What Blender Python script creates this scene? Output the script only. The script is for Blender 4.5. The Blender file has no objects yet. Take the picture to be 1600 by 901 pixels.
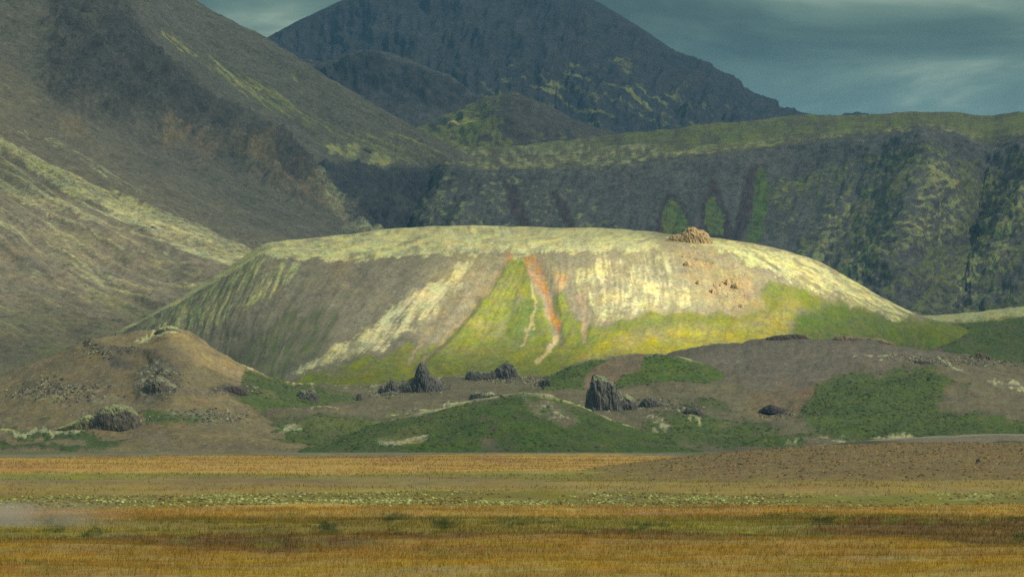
import bpy, math, random
import numpy as np

S = bpy.context.scene
COL = S.collection
RNG = np.random.default_rng(11)

# ------------------------------------------------------------------ camera
F, HZ, CH = 4537.0, 680.0, 5.0          # focal length in photo pixels, horizon row, eye height (m)
cam_d = bpy.data.cameras.new('camera')
cam_d.sensor_width = 36.0
cam_d.lens = 36.0 * F / 1600.0
cam_d.shift_y = (HZ - 450.5) / 1600.0
cam_d.clip_start = 1.0
cam_d.clip_end = 60000.0
cam = bpy.data.objects.new('camera', cam_d)
cam.location = (0, 0, CH)
cam.rotation_euler = (math.radians(90), 0, 0)
COL.objects.link(cam)
S.camera = cam

# ------------------------------------------------------------------ sun, sky, exposure
SUN = np.array([0.66, -0.40, 0.60]); SUN /= np.linalg.norm(SUN)
sun_el = math.asin(SUN[2]); sun_az = math.atan2(SUN[0], SUN[1])
sl = bpy.data.lights.new('sun', 'SUN')
sl.energy = 5.0
sl.angle = math.radians(1.0)
sl.color = (1.0, 0.91, 0.72)
so = bpy.data.objects.new('sun', sl)
so.rotation_euler = (math.radians(90) - sun_el, 0, math.pi - sun_az)
COL.objects.link(so)

S.view_settings.view_transform = 'Standard'
S.view_settings.look = 'None'
S.view_settings.gamma = 1.0
S.view_settings.use_curve_mapping = False
S.view_settings.exposure = 1.55

world = bpy.data.worlds.new('World'); S.world = world
world.use_nodes = True
wt = world.node_tree; wt.nodes.clear()
def N(t, typ, **kw):
    n = t.nodes.new(typ)
    for k, v in kw.items(): setattr(n, k, v)
    return n
def math_node(t, op, a, b=None, clamp=False):
    n = N(t, 'ShaderNodeMath', operation=op, use_clamp=clamp)
    for i, v in enumerate((a, b)):
        if v is None: continue
        if isinstance(v, (int, float)): n.inputs[i].default_value = v
        else: t.links.new(v, n.inputs[i])
    return n.outputs[0]
def ramp(t, src, pts):
    n = N(t, 'ShaderNodeValToRGB')
    e = n.color_ramp.elements
    while len(e) < len(pts): e.new(0.5)
    for i, (p, c) in enumerate(pts):
        e[i].position = p
        e[i].color = (*c, 1) if not isinstance(c, (int, float)) else (c, c, c, 1)
    t.links.new(src, n.inputs[0])
    return n.outputs[0]
sky = N(wt, 'ShaderNodeTexSky', sky_type='NISHITA')
sky.sun_disc = False
sky.sun_elevation = sun_el
sky.sun_rotation = sun_az
skys = N(wt, 'ShaderNodeMix', data_type='RGBA', blend_type='MULTIPLY'); skys.inputs[0].default_value = 1
wt.links.new(sky.outputs[0], skys.inputs[6]); skys.inputs[7].default_value = (0.07, 0.07, 0.07, 1)
tc = N(wt, 'ShaderNodeTexCoord')
sep = N(wt, 'ShaderNodeSeparateXYZ'); wt.links.new(tc.outputs['Generated'], sep.inputs[0])
zc = math_node(wt, 'MAXIMUM', sep.outputs[2], 0.0)
lum = math_node(wt, 'MULTIPLY_ADD', zc, 2.2); wt.nodes[-1].inputs[2].default_value = 1.0      # overcast: zenith about three times the horizon
mp = N(wt, 'ShaderNodeMapping'); mp.inputs['Scale'].default_value = (6.0, 6.0, 24.0); mp.inputs['Location'].default_value = (0.3, 0.0, 0.22)
wt.links.new(tc.outputs['Generated'], mp.inputs[0])
ns = N(wt, 'ShaderNodeTexNoise'); ns.inputs['Scale'].default_value = 1.3; ns.inputs['Detail'].default_value = 8; ns.inputs['Roughness'].default_value = 0.52; ns.inputs['Distortion'].default_value = 0.5
wt.links.new(mp.outputs[0], ns.inputs['Vector'])
cl = ramp(wt, ns.outputs[0], [(0.36, (0.015, 0.0245, 0.0150)), (0.45, (0.030, 0.048, 0.031)), (0.54, (0.054, 0.079, 0.051)), (0.65, (0.14, 0.168, 0.112))])
clm = N(wt, 'ShaderNodeMix', data_type='RGBA', blend_type='MULTIPLY'); clm.inputs[0].default_value = 1
wt.links.new(cl, clm.inputs[6]); wt.links.new(lum, clm.inputs[7])
mixs = N(wt, 'ShaderNodeMix', data_type='RGBA'); mixs.inputs[0].default_value = 0.93
wt.links.new(skys.outputs[2], mixs.inputs[6]); wt.links.new(clm.outputs[2], mixs.inputs[7])
bg = N(wt, 'ShaderNodeBackground'); bg.inputs[1].default_value = 1.0
wt.links.new(mixs.outputs[2], bg.inputs[0])
wo = N(wt, 'ShaderNodeOutputWorld'); wt.links.new(bg.outputs[0], wo.inputs[0])

S.cycles.use_denoising = False
S.cycles.sample_clamp_direct = 8.0
S.cycles.sample_clamp_indirect = 2.0
S.cycles.max_bounces = 5
S.cycles.diffuse_bounces = 2
S.cycles.volume_bounces = 0
S.cycles.transparent_max_bounces = 12

# ------------------------------------------------------------------ numpy helpers
_perm = np.random.default_rng(3).permutation(256); _perm = np.concatenate([_perm, _perm, _perm])
_grad = np.random.default_rng(5).normal(size=(256, 3)); _grad = (_grad / np.linalg.norm(_grad, axis=1)[:, None]).astype(np.float32); _perm = _perm.astype(np.int32)
_g0, _g1, _g2 = (np.ascontiguousarray(_grad[:, i]) for i in range(3))
def pnoise(x, y, z=0.0):
    x, y, z = np.broadcast_arrays(np.asarray(x, np.float32), np.asarray(y, np.float32), np.asarray(z, np.float32))
    xi, yi, zi = np.floor(x).astype(np.int32), np.floor(y).astype(np.int32), np.floor(z).astype(np.int32)
    xf, yf, zf = x - xi, y - yi, z - zi
    xi &= 255; yi &= 255; zi &= 255
    u, v, w = (t * t * t * (t * (t * 6 - 15) + 10) for t in (xf, yf, zf))
    def g(a, b, c):
        h = _perm[_perm[_perm[xi + a] + yi + b] + zi + c]
        return _g0[h] * (xf - a) + _g1[h] * (yf - b) + _g2[h] * (zf - c)
    L = lambda a, b, t: a + t * (b - a)
    return L(L(L(g(0,0,0), g(1,0,0), u), L(g(0,1,0), g(1,1,0), u), v), L(L(g(0,0,1), g(1,0,1), u), L(g(0,1,1), g(1,1,1), u), v), w) * 1.5
def fbm(x, y, z=0.0, o=4, r=0.5):
    s, a, t = 0.0, 1.0, 0.0
    for i in range(o):
        k = 2.03 ** i
        s = s + a * pnoise(np.asarray(x) * k + 7.3 * i, np.asarray(y) * k + 3.1 * i, np.asarray(z) * k + 1.7 * i); t += a; a *= r
    return s / t * 1.35
def ridged(x, y, z=0.0, o=4, r=0.5):
    s, a, t = 0.0, 1.0, 0.0
    for i in range(o):
        k = 2.07 ** i
        s = s + a * (1 - 2 * np.abs(pnoise(np.asarray(x) * k + 5.3 * i, np.asarray(y) * k + 9.1 * i, np.asarray(z) * k + 2.7 * i))); t += a; a *= r
    return s / t
def ss(a, b, x):
    t = np.clip((np.asarray(x) - a) / (b - a), 0, 1); return t * t * (3 - 2 * t)
def lerp(a, b, t): return a + (b - a) * t
def P(px, py, D):
    px, py, D = np.asarray(px, float), np.asarray(py, float), np.asarray(D, float)
    return np.stack([(px - 800) / F * D, D + 0 * px, CH + (HZ - py) / F * D], -1)
def seg_dist(PX, PY, pts, closed):
    n = len(pts); best = np.full(PX.shape, 1e9); inside = np.zeros(PX.shape, bool)
    for i in range(n if closed else n - 1):
        x0, y0 = pts[i]; x1, y1 = pts[(i + 1) % n]
        dx, dy = x1 - x0, y1 - y0
        t = np.clip(((PX - x0) * dx + (PY - y0) * dy) / (dx * dx + dy * dy + 1e-9), 0, 1)
        best = np.minimum(best, np.hypot(PX - x0 - t * dx, PY - y0 - t * dy))
        if closed and y0 != y1:
            inside ^= ((y0 > PY) != (y1 > PY)) & (PX < dx * (PY - y0) / dy + x0)
    return best, inside
def catmull(A, n_per, axis):
    """smooth interpolation of a control net along one axis; n_per = samples for each span"""
    A = np.moveaxis(A, axis, 0)
    n = A.shape[0]
    T = np.zeros_like(A); T[1:-1] = (A[2:] - A[:-2]) * 0.5; T[0] = A[1] - A[0]; T[-1] = A[-1] - A[-2]
    T *= 0.85
    out = []
    for i in range(n - 1):
        t = np.arange(n_per[i]) / n_per[i]
        t = t.reshape((-1,) + (1,) * (A.ndim - 1))
        h1 = 2*t**3 - 3*t**2 + 1; h2 = t**3 - 2*t**2 + t; h3 = -2*t**3 + 3*t**2; h4 = t**3 - t**2
        out.append(h1 * A[i] + h2 * T[i] + h3 * A[i+1] + h4 * T[i+1])
    out.append(A[-1:])
    return np.moveaxis(np.concatenate(out, 0), 0, axis)

# ------------------------------------------------------------------ materials
def terrain_material(name, fine=2.0, grain=0.55, streak=0.0, su=1.0, sv=0.06, bump=0.4, bdist=0.5, cover_noise=1.0, rough=0.95, edge=3.2):
    m = bpy.data.materials.new(name); m.use_nodes = True
    t = m.node_tree; t.nodes.clear()
    out = N(t, 'ShaderNodeOutputMaterial'); b = N(t, 'ShaderNodeBsdfPrincipled')
    b.inputs['Roughness'].default_value = rough; b.inputs['Specular IOR Level'].default_value = 0.12
    t.links.new(b.outputs[0], out.inputs[0])
    a1 = N(t, 'ShaderNodeAttribute', attribute_name='ground'); a2 = N(t, 'ShaderNodeAttribute', attribute_name='cover_colour'); a3 = N(t, 'ShaderNodeAttribute', attribute_name='cover')
    co = N(t, 'ShaderNodeTexCoord')
    n1 = N(t, 'ShaderNodeTexNoise'); n1.inputs['Scale'].default_value = 1.0 / fine; n1.inputs['Detail'].default_value = 8; n1.inputs['Roughness'].default_value = 0.80
    t.links.new(co.outputs['Object'], n1.inputs['Vector'])
    n2 = N(t, 'ShaderNodeTexNoise'); n2.inputs['Scale'].default_value = 1.0 / (fine * 7); n2.inputs['Detail'].default_value = 4
    t.links.new(co.outputs['Object'], n2.inputs['Vector'])
    mp = N(t, 'ShaderNodeMapping'); mp.inputs['Scale'].default_value = (su, sv, 1)
    t.links.new(co.outputs['UV'], mp.inputs[0])
    n3 = N(t, 'ShaderNodeTexNoise'); n3.inputs['Scale'].default_value = 1.0; n3.inputs['Detail'].default_value = 6; n3.inputs['Roughness'].default_value = 0.65
    t.links.new(mp.outputs[0], n3.inputs['Vector'])
    # ragged edge between bare ground and plant cover
    d = math_node(t, 'SUBTRACT', n1.outputs[0], 0.5)
    d = math_node(t, 'MULTIPLY', d, 1.5 * cover_noise)
    d3 = math_node(t, 'SUBTRACT', n3.outputs[0], 0.5)
    d3 = math_node(t, 'MULTIPLY', d3, 1.6 * streak)
    c = math_node(t, 'ADD', a3.outputs['Fac'], d); c = math_node(t, 'ADD', c, d3)
    c = math_node(t, 'SUBTRACT', c, 0.5); c = math_node(t, 'MULTIPLY_ADD', c, edge, True); t.nodes[-1].inputs[2].default_value = 0.5
    mx = N(t, 'ShaderNodeMix', data_type='RGBA'); t.links.new(c, mx.inputs[0]); t.links.new(a1.outputs[0], mx.inputs[6]); t.links.new(a2.outputs[0], mx.inputs[7])
    # tone variation of stones, gravel and stems
    vo = N(t, 'ShaderNodeTexVoronoi'); vo.inputs['Scale'].default_value = 2.4 / fine; vo.inputs['Randomness'].default_value = 1.0
    t.links.new(co.outputs['Object'], vo.inputs['Vector'])
    vsep = N(t, 'ShaderNodeSeparateColor'); t.links.new(vo.outputs['Color'], vsep.inputs[0])
    vv = math_node(t, 'SUBTRACT', vsep.outputs[0], 0.5); vv = math_node(t, 'MULTIPLY', vv, 0.75 * grain)
    v = math_node(t, 'SUBTRACT', n1.outputs[0], 0.5); v = math_node(t, 'MULTIPLY', v, 4.2 * grain); v = math_node(t, 'ADD', v, vv)
    v2 = math_node(t, 'SUBTRACT', n2.outputs[0], 0.5); v2 = math_node(t, 'MULTIPLY', v2, 1.2 * grain)
    v3 = math_node(t, 'SUBTRACT', n3.outputs[0], 0.5); v3 = math_node(t, 'MULTIPLY', v3, 1.4 * streak)
    v = math_node(t, 'ADD', v, v2); v = math_node(t, 'ADD', v, v3); v = math_node(t, 'ADD', v, 1.0); v = math_node(t, 'MAXIMUM', v, 0.2)
    vm = N(t, 'ShaderNodeVectorMath', operation='SCALE'); t.links.new(mx.outputs[2], vm.inputs[0]); t.links.new(v, vm.inputs['Scale'])
    hs = N(t, 'ShaderNodeHueSaturation'); t.links.new(vm.outputs[0], hs.inputs['Color'])
    n5 = N(t, 'ShaderNodeTexNoise'); n5.inputs['Scale'].default_value = 0.31 / fine; n5.inputs['Detail'].default_value = 5; t.links.new(co.outputs['Object'], n5.inputs['Vector'])
    hv = math_node(t, 'MULTIPLY_ADD', n5.outputs[0], 0.10); t.nodes[-1].inputs[2].default_value = 0.45; t.links.new(hv, hs.inputs['Hue'])
    sv_ = math_node(t, 'MULTIPLY_ADD', n2.outputs[0], 0.8); t.nodes[-1].inputs[2].default_value = 0.55; t.links.new(sv_, hs.inputs['Saturation'])
    t.links.new(hs.outputs[0], b.inputs['Base Color'])
    bp = N(t, 'ShaderNodeBump'); bp.inputs['Strength'].default_value = bump; bp.inputs['Distance'].default_value = bdist
    t.links.new(n1.outputs[0], bp.inputs['Height']); t.links.new(bp.outputs[0], b.inputs['Normal'])
    return m
def attr_material(name, attr='tint', var=0.3, scale=3.0, rough=0.9, translucent=0.0, bump=0.0):
    m = bpy.data.materials.new(name); m.use_nodes = True
    t = m.node_tree; t.nodes.clear()
    out = N(t, 'ShaderNodeOutputMaterial'); b = N(t, 'ShaderNodeBsdfPrincipled')
    b.inputs['Roughness'].default_value = rough; b.inputs['Specular IOR Level'].default_value = 0.15
    a = N(t, 'ShaderNodeAttribute', attribute_name=attr)
    co = N(t, 'ShaderNodeTexCoord'); n1 = N(t, 'ShaderNodeTexNoise'); n1.inputs['Scale'].default_value = scale; n1.inputs['Detail'].default_value = 6; n1.inputs['Roughness'].default_value = 0.7
    t.links.new(co.outputs['Object'], n1.inputs['Vector'])
    v = math_node(t, 'SUBTRACT', n1.outputs[0], 0.5); v = math_node(t, 'MULTIPLY', v, 3 * var); v = math_node(t, 'ADD', v, 1.0); v = math_node(t, 'MAXIMUM', v, 0.2)
    vm = N(t, 'ShaderNodeVectorMath', operation='SCALE'); t.links.new(a.outputs[0], vm.inputs[0]); t.links.new(v, vm.inputs['Scale'])
    t.links.new(vm.outputs[0], b.inputs['Base Color'])
    if bump:
        bp = N(t, 'ShaderNodeBump'); bp.inputs['Strength'].default_value = bump; bp.inputs['Distance'].default_value = 0.5
        t.links.new(n1.outputs[0], bp.inputs['Height']); t.links.new(bp.outputs[0], b.inputs['Normal'])
    if translucent:
        tr = N(t, 'ShaderNodeBsdfTranslucent'); t.links.new(vm.outputs[0], tr.inputs[0])
        ms = N(t, 'ShaderNodeMixShader'); ms.inputs[0].default_value = translucent
        t.links.new(b.outputs[0], ms.inputs[1]); t.links.new(tr.outputs[0], ms.inputs[2]); t.links.new(ms.outputs[0], out.inputs[0])
    else:
        t.links.new(b.outputs[0], out.inputs[0])
    return m

# ------------------------------------------------------------------ mesh builders
def mesh_from(name, verts, faces, mat, attrs=None, uv=None, smooth=True, kind=None):
    verts = np.ascontiguousarray(verts, np.float32).reshape(-1, 3); faces = np.ascontiguousarray(faces, np.int32)
    k = faces.shape[1]
    me = bpy.data.meshes.new(name)
    me.vertices.add(len(verts)); me.vertices.foreach_set('co', verts.ravel())
    me.loops.add(faces.size); me.loops.foreach_set('vertex_index', faces.ravel())
    me.polygons.add(len(faces)); me.polygons.foreach_set('loop_start', np.arange(0, faces.size, k, dtype=np.int32))
    me.polygons.foreach_set('use_smooth', np.full(len(faces), smooth))
    me.update(calc_edges=True)
    for an, arr in (attrs or {}).items():
        arr = np.asarray(arr, np.float32)
        if arr.ndim == 1:
            a = me.attributes.new(an, 'FLOAT', 'POINT'); a.data.foreach_set('value', arr)
        else:
            a = me.attributes.new(an, 'FLOAT_COLOR', 'POINT')
            a.data.foreach_set('color', np.concatenate([arr, np.ones((len(arr), 1), np.float32)], 1).ravel())
    if uv is not None:
        l = me.uv_layers.new(name='UVMap'); l.data.foreach_set('uv', np.ascontiguousarray(uv, np.float32)[faces.ravel()].ravel())
    me.materials.append(mat)
    o = bpy.data.objects.new(name, me); COL.objects.link(o)
    if kind: o['kind'] = kind
    return o
def grid_faces(nv, nu, flip=False):
    i = (np.arange(nv - 1)[:, None] * nu + np.arange(nu - 1)[None, :]).ravel()
    q = np.stack([i, i + 1, i + nu + 1, i + nu], 1)
    return q[:, ::-1] if flip else q
def grid_normals(W):
    du = np.gradient(W, axis=1); dv = np.gradient(W, axis=0)
    n = np.cross(du, dv); n /= (np.linalg.norm(n, axis=-1, keepdims=True) + 1e-9)
    if n[..., 2].mean() < 0: n = -n
    return n

class Land:
    """a piece of terrain swept over a net of surveyed points (bearing, elevation, distance)"""
    def __init__(s, net, step=1.5, rowmin=4):
        A = np.array(net, float)                       # rows x columns x (px, py, D)
        d = np.hypot(np.diff(A[..., 0], axis=0), np.diff(A[..., 1], axis=0)).mean(1)
        rv = np.maximum(rowmin, (d / step).astype(int))
        d = np.hypot(np.diff(A[..., 0], axis=1), np.diff(A[..., 1], axis=1)).max(0)
        cu = np.maximum(3, (d / step).astype(int))
        B = catmull(catmull(A, rv, 0), cu, 1)
        s.PX, s.PY, s.D = B[..., 0], B[..., 1], B[..., 2]
        s.W = P(s.PX, s.PY, s.D)
        s.nv, s.nu = s.PX.shape
        s.Nrm = grid_normals(s.W)
        lu = np.linalg.norm(np.diff(s.W, axis=1), axis=-1).mean(0); lv = np.linalg.norm(np.diff(s.W, axis=0), axis=-1).mean(1)
        s.U = np.broadcast_to(np.concatenate([[0], np.cumsum(lu)])[None, :], s.PX.shape)
        s.V = np.broadcast_to(np.concatenate([[0], np.cumsum(lv)])[:, None], s.PX.shape)
        s.r = np.broadcast_to(np.concatenate([np.arange(n) / n + i for i, n in enumerate(rv)] + [[len(rv)]])[:, None], s.PX.shape)   # control-row parameter
        s.c = np.broadcast_to(np.concatenate([np.arange(n) / n + i for i, n in enumerate(cu)] + [[len(cu)]])[None, :], s.PX.shape)
        s.x, s.y, s.z = s.W[..., 0], s.W[..., 1], s.W[..., 2]
        s.ground = np.zeros(s.PX.shape + (3,)); s.cc = np.zeros(s.PX.shape + (3,)); s.cover = np.zeros(s.PX.shape)
        s.warp(0)
    def warp(s, amt, scale=30.0):
        a2, s2 = amt * 0.45, scale / 5.0
        s.qx = s.PX + amt * fbm(s.PX / scale, s.PY / scale, 3.3, 4) + a2 * fbm(s.PX / s2, s.PY / s2, 5.3, 3)
        s.qy = s.PY + amt * fbm(s.PX / scale, s.PY / scale, 9.7, 4) + a2 * fbm(s.PX / s2, s.PY / s2, 1.7, 3)
    def poly(s, pts, soft=4.0):
        d, i = seg_dist(s.qx, s.qy, pts, True); return ss(-soft, soft, np.where(i, d, -d))
    def stroke(s, pts, w, soft=2.0):
        d, _ = seg_dist(s.qx, s.qy, pts, False); return 1 - ss(w - soft, w + soft, d)
    def blob(s, x, y, rx, ry, soft=0.5):
        return 1 - ss(1 - soft, 1 + soft, np.hypot((s.qx - x) / rx, (s.qy - y) / ry))
    def paint(s, m, c):
        m = np.asarray(m)[..., None]; s.ground = s.ground * (1 - m) + np.array(c) * m
    def plant(s, m, c):
        """plant cover: raise the cover mask and give it this colour there"""
        m = np.clip(m, 0, 1); w = np.clip(m * 1.6, 0, 1)[..., None]
        s.cc = s.cc * (1 - w) + np.array(c) * w; s.cover = np.maximum(s.cover * (1 - m * 0.5), m)
    def clear(s, m): s.cover = s.cover * (1 - m)
    def displace(s, h):
        s.W = s.W + s.Nrm * np.asarray(h)[..., None]; s.x, s.y, s.z = s.W[..., 0], s.W[..., 1], s.W[..., 2]
    def build(s, name, mat):
        flat = lambda a: a.reshape(-1, *a.shape[2:])
        q = s.D.mean() / F                                          # metres to a pixel: sets the scale of the mottling
        g1 = fbm(s.x / (14 * q), s.y / (14 * q), s.z / (14 * q), 4, 0.65); g2 = fbm(s.x / (40 * q), s.y / (40 * q), s.z / (40 * q), 3); g3 = fbm(s.x / (22 * q), s.y / (22 * q), s.z / (22 * q) + 9, 4, 0.6)
        s.ground = np.clip(s.ground * (1 + 0.30 * g1 + 0.22 * g2)[..., None], 0.008, 1)
        s.cc = np.clip(s.cc * (1 + 0.26 * g1 + 0.2 * g3)[..., None] * (1 + g2[..., None] * np.array([0.22, 0.04, -0.10])), 0.006, 1)
        s.cover = np.clip(s.cover * (1 + 0.25 * g3) - 0.05 + 0.10 * g1 * (s.cover > 0.02), 0, 1)
        n = grid_normals(s.W)
        f = grid_faces(s.nv, s.nu)
        v = s.W.reshape(-1, 3)
        e1, e2 = v[f[:, 1]] - v[f[:, 0]], v[f[:, 3]] - v[f[:, 0]]
        if np.cross(e1, e2)[:, 2].mean() < 0: f = f[:, ::-1]
        s.obj = mesh_from(name, v, f, mat, {'ground': flat(s.ground), 'cover_colour': flat(s.cc), 'cover': flat(s.cover)},
                          np.stack([s.U.ravel(), s.V.ravel()], 1), kind='structure')
        return s.obj
    def at(s, px, py):
        """ground point nearest to a bearing and elevation"""
        Q = s.W; qx = 800 + Q[..., 0] / Q[..., 1] * F; qy = HZ - (Q[..., 2] - CH) / Q[..., 1] * F
        k = np.argmin((qx - px) ** 2 + (qy - py) ** 2); return Q.reshape(-1, 3)[k]
    def sample(s, weight, n):
        a = np.linalg.norm(np.cross(np.gradient(s.W, axis=1), np.gradient(s.W, axis=0)), axis=-1)
        p = (np.clip(weight, 0, None) * a).ravel(); p = p / p.sum()
        k = RNG.choice(p.size, n, p=p)
        w = s.W.reshape(-1, 3)[k]
        i, j = np.unravel_index(k, s.PX.shape)
        w2 = s.W[np.minimum(i + 1, s.nv - 1), np.minimum(j + 1, s.nu - 1)]
        w = w + (w2 - w) * RNG.random((n, 1))
        return w, k

MOSS = (0.345, 0.335, 0.155); MOSS_DULL = (0.235, 0.255, 0.105); MOSS_GREY = (0.30, 0.30, 0.17)
GRASS = (0.124, 0.136, 0.020); GRASS_Y = (0.222, 0.200, 0.020); SCRUB = (0.056, 0.080, 0.022); SCRUB_D = (0.030, 0.055, 0.014)
SCREE = (0.128, 0.117, 0.084); SCREE_T = (0.212, 0.184, 0.098); SCREE_G = (0.105, 0.098, 0.085)
ORANGE = (0.29, 0.125, 0.020); OCHRE = (0.33, 0.19, 0.065); HEATH = (0.112, 0.097, 0.056); ROCK = (0.078, 0.075, 0.068)

# ================================================================== THE LAND
# ---- plain: one ground sheet from behind the viewer to the horizon
def plain_h(x, y):
    near = ss(1500, 500, y)
    return near * (0.42 * fbm(x / 46, y / 24, 1.2, 3) + 0.16 * fbm(x / 9, y / 6, 5.2, 3)) - 0.1
def plain_zones(x, y):
    """names and weights of the belts of vegetation across the plain, by distance from the road"""
    D = np.maximum(y, 60.0)
    b = HZ + CH * F / D
    b = b + (5.0 + 22 * ss(762, 860, b)) * fbm(x / D * 18, b / 18.0, 4.4, 6, 0.62) + (4.0 + 9 * ss(770, 850, b)) * fbm(x / D * 5, b / 40.0, 8.1, 2)
    return b, 800 + x / D * F
Dr = np.concatenate([np.array([-400, -250, -120, -60, -20, 10, 30, 45, 55.0]), CH * F / np.linspace(360, 24, 220), np.geomspace(960, 1500, 30), np.geomspace(1600, 30000, 25)])
sc_ = np.concatenate([-np.geomspace(6, 0.30, 14), np.linspace(-0.29, 0.29, 470), np.geomspace(0.30, 6, 14)])
Yp, Sp = np.meshgrid(Dr, sc_, indexing='ij')
Xp = Sp * np.maximum(Yp, 60)
b, pxp = plain_zones(Xp, Yp)
GOLD = (0.248, 0.154, 0.024); GOLD_P = (0.305, 0.192, 0.046); BROWN = (0.115, 0.068, 0.022); OLIVE = (0.142, 0.124, 0.026); DGREEN = (0.050, 0.060, 0.012)
GRAVEL = (0.130, 0.103, 0.062)
def plain_colours(x, y, b, px):
    c = np.zeros(b.shape + (3,)); c[...] = GOLD
    def lay(m, col):
        nonlocal c
        c = c * (1 - m[..., None]) + np.array(col) * m[..., None]
    n1 = fbm(px / 120.0, b / 14.0, 2.0, 4); n2 = fbm(px / 60.0, b / 9.0, 12.0, 4)
    lay(ss(0.05, 0.5, n1) * 0.7, (0.19, 0.145, 0.028))
    lay(ss(850, 834, b), BROWN)
    lay(ss(846, 838, b) * ss(0.0, 0.35, n1), OLIVE)
    lay(ss(832, 826, b) , (0.185, 0.148, 0.030))
    lay(ss(836, 826, b) * ss(1215, 1290, px) * ss(808, 816, b), BROWN)
    lay(ss(826, 818, b) * ss(0.05, 0.35, n2), OLIVE)
    lay(ss(842, 830, b) * ss(796, 804, b) * ss(0.30, 0.50, n2 + 0.12 * np.exp(-((px - 900) / 160) ** 2) + 0.12 * np.exp(-((px - 560) / 90) ** 2) + 0.1 * np.exp(-((px - 120) / 90) ** 2)), DGREEN)
    lay(ss(804, 800, b), GOLD_P)
    lay(ss(791, 787, b), OLIVE)
    lay(ss(769, 765, b), (0.21, 0.150, 0.042))
    lay(ss(759, 754, b) * ss(980, 700, px) * np.clip(0.5 + 0.6 * n1, 0, 1), GRAVEL)
    lay(ss(750, 748, b) * ss(700, 1000, px), OLIVE)
    lay(ss(745, 743, b), (0.16, 0.145, 0.030))
    lay(ss(739, 737, b), GOLD_P)
    lay(ss(727, 724, b) * ss(0.1, 0.4, n1), (0.27, 0.16, 0.05))
    lay(ss(712.5, 710, b + 2.5 * ss(500, 1000, px)), (0.150, 0.130, 0.085))
    lay(ss(706.5, 705, b), (0.10, 0.11, 0.045))
    w1 = fbm(x / 5.0, y / 11.0, 3.0, 4, 0.6); w2 = fbm(x / 22.0, y / 40.0, 9.0, 3)
    c = c * (1 + 0.32 * w1[..., None]) * (1 + w2[..., None] * np.array([0.10, 0.25, 0.15]))
    return np.clip(c, 0.008, 1)
pc = plain_colours(Xp, Yp, b, pxp)
cov = ss(793, 789, b) * ss(766, 770, b) * np.clip(0.10 + 0.75 * fbm(pxp / 130, b / 7.0, 7.7, 5, 0.6) + 0.35 * np.exp(-((b - 784) / 4.0) ** 2) * ss(200, 480, pxp) * ss(720, 600, pxp) + 0.3 * np.exp(-((b - 772) / 3.0) ** 2) * ss(860, 950, pxp) * ss(1250, 1150, pxp), 0, 0.95)
zp = plain_h(Xp, Yp) + cov * 0.12 - 20 * ss(1300, 1500, Yp) * (1 - ss(9000, 20000, Yp)) * 0
V = np.stack([Xp, Yp, zp], -1)
plain_mat = terrain_material('grassy_plain', fine=0.8, grain=0.32, bump=0.5, bdist=0.2)
mesh_from('plain', V.reshape(-1, 3), grid_faces(*Yp.shape), plain_mat,
          {'ground': pc.reshape(-1, 3), 'cover_colour': np.broadcast_to(np.array([0.27, 0.31, 0.115]), pc.shape).reshape(-1, 3), 'cover': cov.ravel()},
          np.stack([Xp.ravel(), Yp.ravel()], 1), kind='structure')

def net(*rows): return [[tuple(p) for p in r] for r in rows]
def row(pxs, pys, Ds):
    Ds = [Ds] * len(pxs) if isinstance(Ds, (int, float)) else Ds
    return list(zip(pxs, pys, Ds))

# ---- table hill: the flat-topped hill in the patch of sun
c_t = np.linspace(-1, 1.12, 16)
Sx = [180, 260, 340, 405, 440, 560, 690, 790, 900, 1000, 1110, 1200, 1280, 1350, 1430, 1540]
Sy = [522, 478, 432, 388, 378, 366, 355, 356, 357, 362, 374, 388, 411, 450, 490, 520]
Rx = [182, 262, 343, 410, 462, 560, 690, 800, 872, 980, 1090, 1190, 1275, 1348, 1430, 1540]
Ry = [523, 480, 437, 398, 403, 404, 394, 394, 394, 391, 392, 402, 421, 456, 492, 522]
Mx = [184, 255, 320, 375, 420, 500, 610, 740, 870, 990, 1112, 1212, 1292, 1352, 1432, 1542]
My = [527, 500, 484, 478, 486, 496, 500, 500, 490, 472, 466, 466, 474, 486, 501, 530]
Lx = [187, 248, 305, 355, 405, 462, 560, 710, 852, 978, 1100, 1212, 1304, 1362, 1436, 1544]
Ly = [531, 525, 535, 545, 552, 560, 562, 560, 552, 535, 522, 514, 514, 514, 516, 542]
Fx = [190, 240, 290, 345, 390, 440, 530, 690, 840, 965, 1092, 1212, 1312, 1372, 1440, 1546]
Fy = [540, 555, 585, 610, 618, 622, 624, 624, 616, 602, 590, 578, 572, 572, 572, 580]
k2 = c_t ** 2
row_D = lambda a, e: list(a + (e - a) * k2)
Cx = [(a + b) / 2 for a, b in zip(Sx, Rx)]; Cy = [a * 0.70 + b * 0.30 for a, b in zip(Sy, Ry)]
hill = Land(net(row(Fx, Fy, row_D(1215, 1335)), row(Lx, Ly, row_D(1250, 1345)), row(Mx, My, row_D(1292, 1355)), row(Rx, Ry, row_D(1345, 1368)),
                row(Cx, Cy, row_D(1385, 1376)), row(Sx, Sy, row_D(1450, 1388)), row(Sx, [y + 30 + 40 * (1 - k) for y, k in zip(Sy, k2)], row_D(1560, 1430))), step=1.75)
h = hill
slope = ss(3.0, 2.6, h.r)                                    # 1 below the rim
gull = fbm(h.c * 4.3 + 0.5 * fbm(h.PX / 80, h.PY / 50, 7.0, 3), h.r * 1.3, 2.0, 4, 0.45)
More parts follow.
